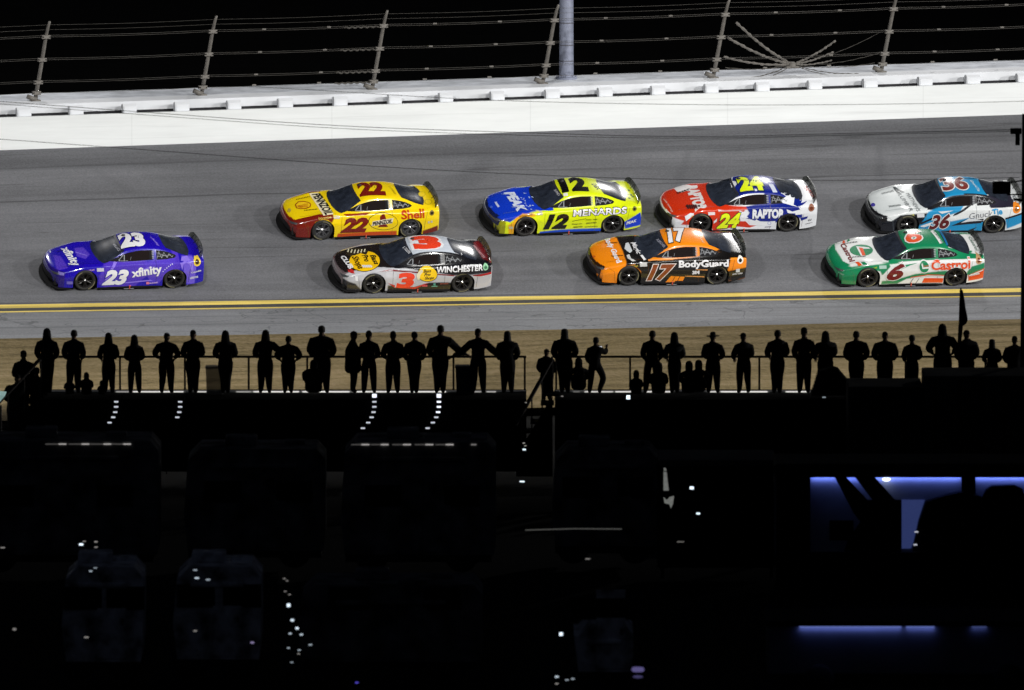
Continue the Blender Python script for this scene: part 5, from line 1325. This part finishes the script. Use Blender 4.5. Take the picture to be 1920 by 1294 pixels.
# ================================================================== the dark infield
def marker(px, py, Y, label, w_=.10, h=.05, col=(.8, .88, 1.0), st=1.0, group='small lights scattered through the dark infield', name='marker_light'):
    p = at(px, py, Y); m = mat('glow_%d_%d_%d_%d' % (col[0] * 100, col[1] * 100, col[2] * 100, st * 100), (.3, .3, .3), .5, emit=col, estr=st)
    L = empty(name, p, 0, label, 'light', group)
    s = MB(); s.box((0, .03, 0), (w_ * 1.15, .05, h * 1.25), bev=.006); s.build('lamp_housing', M_DECK, L)
    s = MB(); s.box((0, 0, 0), (w_, .02, h), bev=.006); s.build('lamp_lens', m, L); return L

M_RV = mat('pale_rv_wall', (.72, .74, .78), .6, noise=(2.2, .95)); M_RVD = mat('dark_rv_wall', (.15, .15, .155), .8, spec=.1, noise=(1.6, .95)); M_RVG = mat('rv_window', (.006, .007, .009), .15)  # pale and dark wall paints, both mottled at random
def motorhome(x0, x1, Y, h, label, wall=None, lights=(), grp='motorhomes parked in the infield', front=False, lz=None):
    wall = wall or M_RVD; cx = (x0 + x1) / 2; w_ = x1 - x0; D = 2.5
    L = empty('motorhome', (cx, Y, 0), 0, label, 'motorhome', grp)
    s = MB(); s.extrude([(-w_ / 2 + .1, .45), (w_ / 2 - .05, .45), (w_ / 2, .8), (w_ / 2, h - .25), (w_ / 2 - .22, h), (-w_ / 2 + .4, h), (-w_ / 2 + .1, h - .3), (-w_ / 2, 1.3)], lambda a, b_, d: Vector((a, d, b_)), -D / 2, D / 2)
    s.build('body', wall, L)
    s = MB(); s.box((0, 0, .38), (w_ * .94, D * .9, .25)); s.build('chassis', M_BLACK, L)
    for x in (-w_ * .30, w_ * .28):
        for y in (-1.1, 1.1):
            s = MB(); s.lathe([(.0, -.12), (.2, -.13), (.36, -.12), (.42, -.08), (.42, .08), (.36, .12), (0, .13)], 20, Matrix.Translation((x, y, .42)) @ Matrix.Rotation(rad(90), 4, 'X')); s.build('wheel', M_TYRE, L, True)
    n = max(2, int(w_ / 2.2))
    for i in range(n):
        x = -w_ / 2 + w_ * (i + .55) / n
        wn = empty('window', (x, -D / 2 - .015, 1.95)); wn.parent = L
        s = MB(); s.box((0, 0, 0), (.95, .03, .55), bev=.01); s.build('window_frame', M_BLACK, wn); s = MB(); s.box((0, -.02, 0), (.85, .012, .46)); s.build('pane', M_RVG, wn)
    dr = MB(); dr.box((w_ * .12, -D / 2 - .02, 1.45), (.68, .04, 1.85), bev=.01); d_ = dr.build('door', wall, L)
    s = MB(); s.box((w_ * .12 + .25, -D / 2 - .055, 1.4), (.05, .03, .14)); s.build('handle', M_POST, d_)
    s = MB(); s.box((-w_ * .1, 0, h + .12), (.8, .8, .24), bev=.04); s.build('roof_unit', wall, L); s = MB(); s.box((w_ * .28, .2, h + .05), (.5, .5, .10), bev=.02); s.build('roof_hatch', wall, L)
    s = MB(); s.box((0, -D / 2 - .06, h - .42), (w_ * .6, .11, .11), bev=.03); s.build('rolled_awning', wall, L)
    for (px, wd, st) in lights:
        p = at(px, lz, Y - D / 2 - .05); m = mat('clearance_%d' % int(st * 100), (.3, .3, .3), .5, emit=(.9, .86, .82), estr=st)
        s = MB(); s.box((p.x - cx, -D / 2 - .02, p.z), (wd, .03, .028), bev=.006); s.build('clearance_light', m, L)
    return L
def X(px, Y): return at(px, 900, Y).x
MA = 326.0
hz = at(960, 826, MA - 1.25).z
CL = [(x, .20, .42) for x in (117, 160, 201, 238)] + [(x, .30, .06) for x in (96, 140, 181, 220)]
motorhome(X(-70, MA), X(300, MA), MA, at(960, 818, MA).z, 'motorhome with four dim roof edge lights at the left of the infield', lights=CL, lz=833)
motorhome(X(345, MA), X(610, MA), MA + 1, at(960, 826, MA).z - .2, 'unlit motorhome between the two rows of roof edge lights')
CL = [(x, .20, .42) for x in (685, 721, 763, 805, 843)] + [(888, .14, .2)] + [(x, .26, .06) for x in (668, 705, 745, 787, 826)]
motorhome(X(640, MA), X(930, MA), MA, at(960, 820, MA).z, 'motorhome with five dim roof edge lights below the brightest ladder', lights=CL, lz=834)
motorhome(X(1035, MA), X(1235, MA), MA + 2, 2.9, 'unlit low motorhome right of the gap between the decks')
MBY = 303.0
hz2 = at(960, 1052, MBY).z
motorhome(X(118, MBY), X(270, MBY), MBY, hz2, 'nearer motorhome with a faintly grey wall and door at the lower left', wall=M_RV)
motorhome(X(325, MBY), X(490, MBY), MBY + .5, hz2 - .05, 'nearer motorhome with a faint blue wall right of the grey one', wall=M_RV)
motorhome(X(560, MBY), X(905, MBY), MBY, at(960, 1085, MBY).z, 'nearer long unlit motorhome at the bottom centre')
motorhome(X(1075, MBY), X(1185, MBY), MBY - 2, at(960, 1158, MBY - 2).z, 'nearer greenish upright trailer at the bottom right of centre', wall=M_RV)
# raised dark truck bodies in front of the right deck
def truck(px0, px1, top, Y, label):
    x0, x1 = X(px0, Y), X(px1, Y); h = at(960, top, Y).z; w_ = x1 - x0; L = empty('box_truck', ((x0 + x1) / 2, Y, 0), 0, label, 'truck', 'tall dark trucks below the right deck')
    s = MB(); s.box((0, 0, (h + 1.0) / 2), (w_, 2.5, h - 1.0), bev=.04)
    s.build('cargo_box', mat('dark_truck_box', (.05, .05, .045), .8, spec=.1, noise=(.6, .7)), L)
    s = MB()
    for k in range(int(w_ / .6)): s.box((-w_ / 2 + .3 + k * .6, -1.27, (h + 1.0) / 2), (.04, .03, h - 1.2))
    s.build('side_rib', M_DECK, L)
    s = MB(); s.box((0, 0, .85), (w_, 1.0, .3)); s.build('chassis', M_BLACK, L)
    for x in (-w_ * .35, w_ * .2, w_ * .36):
        s = MB(); s.lathe([(.0, -.15), (.3, -.15), (.48, -.12), (.5, 0), (.48, .12), (0, .15)], 20, Matrix.Translation((x, -1.05, .5)) @ Matrix.Rotation(rad(90), 4, 'X')); s.build('wheel', M_TYRE, L, True)
truck(1588, 1728, 717, 343.5, 'dark box truck hiding the feet of the spectators right of the tent')
truck(1730, 1990, 697, 343.0, 'taller dark box truck at the right edge below the flag')
# blue lit coach at the right
YB = 322.0
M_COACH = mat('coach_side_paint', (.30, .34, .42), .5, noise=(.8, .2)); M_DK = mat('dark_awning_arm', (.006, .006, .008), .7, spec=.1)
cx0, cx1 = X(1455, YB), X(2000, YB); L = empty('coach', ((cx0 + cx1) / 2, YB, 0), 0, 'large dark coach with a blue lit strip along its open awning side', 'coach'); OX = (cx0 + cx1) / 2
zt = at(960, 886, YB).z; s = MB(); s.box((0, 1.3, (zt + .6) / 2 + .1), (cx1 - cx0, 2.4, zt - .5), bev=.05); s.build('body', M_COACH, L)
s = MB(); s.box((0, 1.2, zt + .05), (cx1 - cx0 + .1, 2.6, .35), bev=.08); s.build('roof', M_DK, L)
s = MB(); s.box((0, 1.3, .5), (cx1 - cx0 - .4, 2.0, .5)); s.build('chassis', M_BLACK, L)
def cxz(px, py, Y=YB): p = at(px, py, Y); return p.x - OX, p.z
M_LED = mat('blue_led_strip', (.1, .1, .2), .5, emit=(.26, .33, 1.0), estr=1.15)
for a, b_ in ((1521, 1802), (1828, 1990)):
    (xa, za), (xb, _) = cxz(a, 891), cxz(b_, 891); s = MB(); s.box(((xa + xb) / 2, .02, za - .02), (xb - xa, .05, .035)); s.build('led_strip', M_LED, L)
    l = bpy.data.lights.new('led_glow', 'AREA'); l.shape = 'RECTANGLE'; l.size = xb - xa; l.size_y = .05; l.energy = 3.1 * (xb - xa); l.color = (.22, .30, 1.0)
    lo = bpy.data.objects.new('led_glow', l); COL.objects.link(lo); lo.location = (OX + (xa + xb) / 2, YB + .03, za - .06); lo.rotation_euler = (rad(62), 0, 0)
x_, z_ = cxz(1662, 897); s = MB(); s.lathe([(.001, 0), (.09, 0), (.10, -.03), (.06, -.06), (.001, -.07)], 16, Matrix.Translation((x_, -.02, z_))); s.build('awning_lamp', mat('awning_lamp_glow', (.8, .8, .8), .5, emit=(.8, .85, 1.0), estr=3.0), L)
def sil(pts, y0, y1, name, m=M_DK):
    s = MB(); s.extrude([cxz(*p) for p in pts], lambda a, c_, d: Vector((a, d, c_)), y0, y1); return s.build(name, m, L)
sil([(1560, 884), (1578, 884), (1640, 950), (1690, 1010), (1640, 1010), (1600, 960)], -.35, -.25, 'awning_arm')
sil([(1596, 884), (1632, 884), (1680, 938), (1640, 942)], -.30, -.22, 'awning_arm')
sil([(1640, 938), (1690, 938), (1690, 1100), (1560, 1100), (1590, 1010)], -.32, -.12, 'open_door'); sil([(1600, 936), (1690, 936), (1690, 945), (1600, 945)], -.3, -.1, 'door_lintel')
sil([(1735, 938), (1775, 925), (1810, 918), (1840, 930), (1852, 1100), (1706, 1100), (1712, 1020), (1722, 975)], -.5, -.1, 'arched_cover')
sil([(1802, 880), (1828, 880), (1830, 1000), (1804, 1000)], -.3, -.05, 'awning_post')
sil([(1838, 938), (1848, 916), (1858, 909), (1900, 907), (1916, 914), (1924, 938), (1990, 938), (1990, 1060), (1838, 1060)], -.4, -.1, 'wheel_cover')  # arch extended down as a dark panel over the glowing wall
sil([(1455, 884), (1519, 884), (1519, 1110), (1455, 1110)], -.25, -.05, 'side_panel'); sil([(1555, 975), (1600, 975), (1600, 1012), (1555, 1012)], -.2, -.05, 'hatch')
sil([(1455, 1030), (1990, 1030), (1990, 1115), (1455, 1115)], -.75, -.55, 'shade_board')  # dark board added so the blue glow stops on the lower side
s = MB(); s.extrude([cxz(*p) for p in ((1690, 938), (1734, 938), (1722, 975), (1712, 1020), (1708, 1029), (1690, 1029))], lambda a, c_, d: Vector((a, d, c_)), .06, .09)
s.build('blue_glow_panel', mat('blue_panel_glow', (.1, .12, .2), .4, emit=(.10, .15, .50), estr=.22, noise=(2.5, .5)), L)  # glowing panel added to brighten the dim blue column of wall
for i, (px, py) in enumerate(((1717, 993), (1715, 1017), (1718, 1034), (1705, 1043))):
    x_, z_ = cxz(px, py); s = MB(); s.box((x_, -.55, z_), (.09, .03, .035), bev=.005); s.build('reflector', M_GLINT, L)
# nearer trailer with a thin blue strip
YC = 299.0
cx0, cx1 = X(1440, YC), X(1990, YC); OX = (cx0 + cx1) / 2; L = empty('trailer', (OX, YC, 0), 0, 'low dark trailer with one thin blue light strip at the bottom right', 'trailer')
def cxz(px, py, Y=YC): p = at(px, py, Y); return p.x - OX, p.z
zt = at(960, 1171, YC).z; s = MB(); s.box((0, 1.3, zt / 2 + .25), (cx1 - cx0, 2.4, zt - .4), bev=.05); s.build('body', mat('trailer_side_paint', (.12, .13, .16), .5, noise=(.8, .3)), L)
s = MB(); s.box((0, 1.25, zt + .02), (cx1 - cx0 + .1, 2.6, .12), bev=.03); s.build('roof', M_DK, L); s = MB(); s.box((0, 1.3, .3), (cx1 - cx0 - .4, 2, .3)); s.build('chassis', M_BLACK, L)
for a, b_, k in ((1499, 1690, 1), (1699, 1752, .9), (1822, 1850, .35)):
    (xa, za), (xb, _) = cxz(a, 1176), cxz(b_, 1176); s = MB(); s.box(((xa + xb) / 2, .03, za), (xb - xa, .04, .03)); s.build('led_strip', mat('blue_led_%d' % int(k * 100), (.1, .1, .2), .5, emit=(.22, .30, .85), estr=.50 * k), L)
    l = bpy.data.lights.new('led_glow', 'AREA'); l.shape = 'RECTANGLE'; l.size = xb - xa; l.size_y = .04; l.energy = .7 * (xb - xa) * k; l.color = (.24, .32, 1.0)
    lo = bpy.data.objects.new('led_glow', l); COL.objects.link(lo); lo.location = (OX + (xa + xb) / 2, YC + .03, za - .045); lo.rotation_euler = (rad(62), 0, 0)
for x in (-2.2, 2.2):
    s = MB(); s.lathe([(.0, -.1), (.3, -.1), (.36, 0), (.3, .1), (0, .1)], 18, Matrix.Translation((x, .1, .36)) @ Matrix.Rotation(rad(90), 4, 'X')); s.build('wheel', M_TYRE, L, True)

# pale canopy at the left edge, banner scraps, scattered lamps
b = at(-12, 745, 346); L = empty('canopy', (b.x, b.y, 0), 0, 'pale mint canopy corner glowing at the far left edge', 'canopy')
zc = at(0, 736, 346).z; zd = at(0, 758, 346).z
s = MB(); s.add([(-1.6, -.4, zd), (.32, -.4, zd + .26), (.32, .8, zd + .26), (-1.6, .8, zd), (-.8, .2, zc + .12)], [(0, 1, 4), (1, 2, 4), (2, 3, 4), (3, 0, 4)])
s.add([(-1.6, -.4, zd), (.32, -.4, zd + .26), (.05, -.4, zd - .05), (-1.6, -.4, zd - .1)], [(0, 3, 2, 1)]); o = s.build('canopy_top', mat('mint_canopy', (.5, .72, .70), .7, emit=(.5, .78, .75), estr=.35), L)  # canopy glows by emission in place of lamplight falling on it
s = MB()
for x in (-1.5, .2): s.tube([(x, -.3, 0), (x, -.3, zd)], .03, 8)
s.build('canopy_leg', M_RAIL, L)
LT = [(34, 814, 338, .12, .03, .5, 'tiny dim light alone at the far left below the stairs'), (36, 872, 330, .10, .03, .25, 'faint light at the far left above the roof edge lights'), (152, 1021, 312, .12, .055, 1.5, 'brightest of the small lights above the grey motorhome'),
 (158, 1015, 312, .10, .025, .3, 'dim light touching the brightest one above the grey motorhome'), (180, 1016, 312, .10, .03, .4, 'upper of two small lights right of the brightest one at lower left'), (180, 1026, 312, .10, .025, .4, 'lower of two small lights right of the brightest one at lower left'),
 (170, 1071, 300, .09, .035, .6, 'small light on the grey motorhome front, lower left of the pair'), (179, 1065, 300, .09, .025, .5, 'small light on the grey motorhome front, upper right of the pair'), (162, 1195, 297, .12, .03, .4, 'single low light below the grey motorhome door'),
 (27, 1180, 298, .10, .06, .25, 'dull round light low at the far left'), (5, 1027, 312, .14, .03, .3, 'dim strip light touching the left edge'), (366, 1069, 300, .11, .035, .5, 'upper light on the blue motorhome'), (369, 1084, 300, .12, .04, .9, 'middle, brightest light on the blue motorhome'),
 (390, 1087, 300, .12, .04, .5, 'right light on the blue motorhome'), (366, 1183, 297, .10, .03, .35, 'low light below the blue motorhome'), (473, 1205, 297, .10, .05, .45, 'lilac light in the gap between nearer motorhomes'),
 (541, 1135, 296, .09, .09, 1.3, 'large blue white light heading the string of small lamps'), (533, 1085, 296, .07, .02, .4, 'topmost lamp of the string at bottom centre'), (538, 1089, 296, .07, .02, .35, 'second lamp of the string at bottom centre'), (535, 1109, 296, .07, .02, .4, 'third lamp of the string, left of its line'),
 (543, 1115, 296, .07, .02, .4, 'fourth lamp of the string, just above the large blue white one'), (548, 1163, 296, .09, .06, 1.0, 'square white lamp just below the large blue white one'), (557, 1178, 296, .09, .06, 1.0, 'square lamp to the right, under the first square white one'), (544, 1188, 296, .08, .04, .8, 'left lamp of the level pair in the string'),
 (565, 1190, 296, .09, .045, .8, 'right lamp of the level pair in the string'), (541, 1215, 296, .08, .03, .6, 'left lamp of the low pair in the string'), (561, 1219, 296, .08, .03, .6, 'right lamp of the low pair in the string'), (560, 1226, 296, .08, .02, .4, 'thin lamp just under the low right one'), (582, 1209, 296, .10, .03, .6, 'lamp standing off to the right of the string'), (547, 1242, 296, .09, .025, .5, 'lowest lamp of the string'),
 (669, 1280, 290, .09, .03, .8, 'deep blue spark at the bottom edge'), (1178, 745, 348, .125, .125, 1.6, 'bright square white light under the right deck edge'), (1054, 743, 348, .08, .03, .3, 'dim light under the left end of the right deck'), (1545, 745, 348, .12, .03, .5, 'small light under the tent'), (1903, 0, 0, 0, 0, 0, ''),
 (982, 831, 335, .08, .03, .4, 'top light of three at the foot of the middle stairs'), (985, 836, 335, .08, .02, .4, 'middle light of three at the foot of the middle stairs'), (983, 843, 335, .11, .05, 1.1, 'brightest and lowest of three lights at the foot of the middle stairs'), (979, 903, 325, .15, .04, 1.4, 'slanted bright light alone below the middle stairs'),
 (1297, 915, 322, .12, .08, 1.6, 'bright slanted white light right of the pale torn banner'), (1309, 963, 318, .11, .05, 1.4, 'bright light above a grey smudge, right of the torn banner'), (1102, 1048, 303, .14, .025, .3, 'dim strip light near the centre of the infield'), (1276, 1016, 306, .20, .025, .2, 'dim strip light below the torn banner'),
 (1052, 1189, 296, .10, .09, 1.4, 'bright light left of the greenish trailer'), (1044, 1269, 291, .10, .045, .9, 'left light of the bottom cluster'), (1044, 1282, 291, .08, .03, .4, 'left dim light under the bottom cluster'), (1063, 1275, 291, .09, .03, .5, 'middle light of the bottom cluster'), (1074, 1273, 291, .09, .03, .6, 'right light of the bottom cluster'),
 (1370, 691, 348.5, .0, .0, 0, ''), (986, 755, 347, .06, .03, .3, 'faint light on the middle stairs')]
for (px, py, Y, w_, h, st, lab) in LT:
    if not lab: continue
    col = (.15, .12, 1.0) if 'deep blue' in lab else ((.6, .5, .9) if 'lilac' in lab else ((.95, .9, .85) if st < .5 else (.75, .88, 1.0)))
    marker(px, py, Y, lab, w_ * .8, h * .85, col, st * (1.1 if st > .9 else .85))
# purple glowing lamp pair
p = at(1196, 1256, 291); L = empty('lantern', p, 0, 'dim purple double lantern at the bottom right of centre', 'lantern')
s = MB(); s.lathe([(.001, .06), (.12, .055), (.15, 0), (.12, -.04), (.001, -.05)], 16); s.build('upper_shade', mat('purple_glow', (.2, .2, .3), .6, emit=(.28, .24, .62), estr=.32), L)
s = MB(); s.lathe([(.001, -.13), (.10, -.14), (.12, -.17), (.001, -.20)], 16); s.build('lower_shade', mat('purple_glow_dim', (.2, .2, .3), .6, emit=(.2, .18, .45), estr=.18), L)
# torn pale banner on a dark shelter
x0, x1, YS = X(1235, 323), X(1455, 323), 323.5; zt = at(960, 868, YS).z
L = empty('shelter', ((x0 + x1) / 2, YS, 0), 0, 'dark open shelter with a grey fascia between centre and the blue lit coach', 'shelter')
s = MB(); s.box((0, 1.2, zt), (x1 - x0, 2.6, .16), bev=.02); s.build('shelter_roof', mat('shelter_roof', (.03, .03, .034), .7), L)
for x in (-1, 1):
    for y in (0, 2.3): s = MB(); s.box((x * ((x1 - x0) / 2 - .1), y, zt / 2), (.09, .09, zt)); s.build('shelter_post', M_DECK, L)
s = MB(); s.box((0, 2.4, zt / 2), (x1 - x0, .05, zt)); s.build('back_panel', M_DECK, L)
M_BAN = mat('glowing_cloth', (.3, .3, .29), .8, emit=(.3, .31, .29), estr=.45, noise=(9, .5))  # emission put into the cloth so that it looks lit
p = at(1251, 915, 322); L = empty('banner', p, 0, 'pale torn cloth banner hanging from the dark shelter corner', 'banner')
def cl(pts, name):
    s = MB(); s.extrude([((a - 1251) / 75.6, (915 - b_) / 75.6) for a, b_ in pts], lambda a, c_, d: Vector((a, d, c_)), -.01, .01); s.build(name, M_BAN, L)
cl([(1244, 884), (1250, 885), (1254, 920), (1244, 920)], 'upper_strip'); cl([(1244, 932), (1250, 938), (1256, 932), (1264, 930), (1262, 945), (1258, 954), (1255, 946), (1246, 944)], 'torn_end'); cl([(1244, 877), (1248, 877), (1250, 882), (1245, 883)], 'tied_corner')
s = MB(); a, b_ = at(985, 994, 311), at(1166, 992, 311); s.tube([a, a.lerp(b_, .5) + Vector((0, 0, .02)), b_], .014, 6); o = s.build('edge_rail', mat('rail_glint_glow', (.3, .3, .3), .4, emit=(.7, .7, .65), estr=.09)); props(o, 'thin pale horizontal rail glinting by its own glow in the dark centre right', 'rail')  # the rail's glint is put in as emission
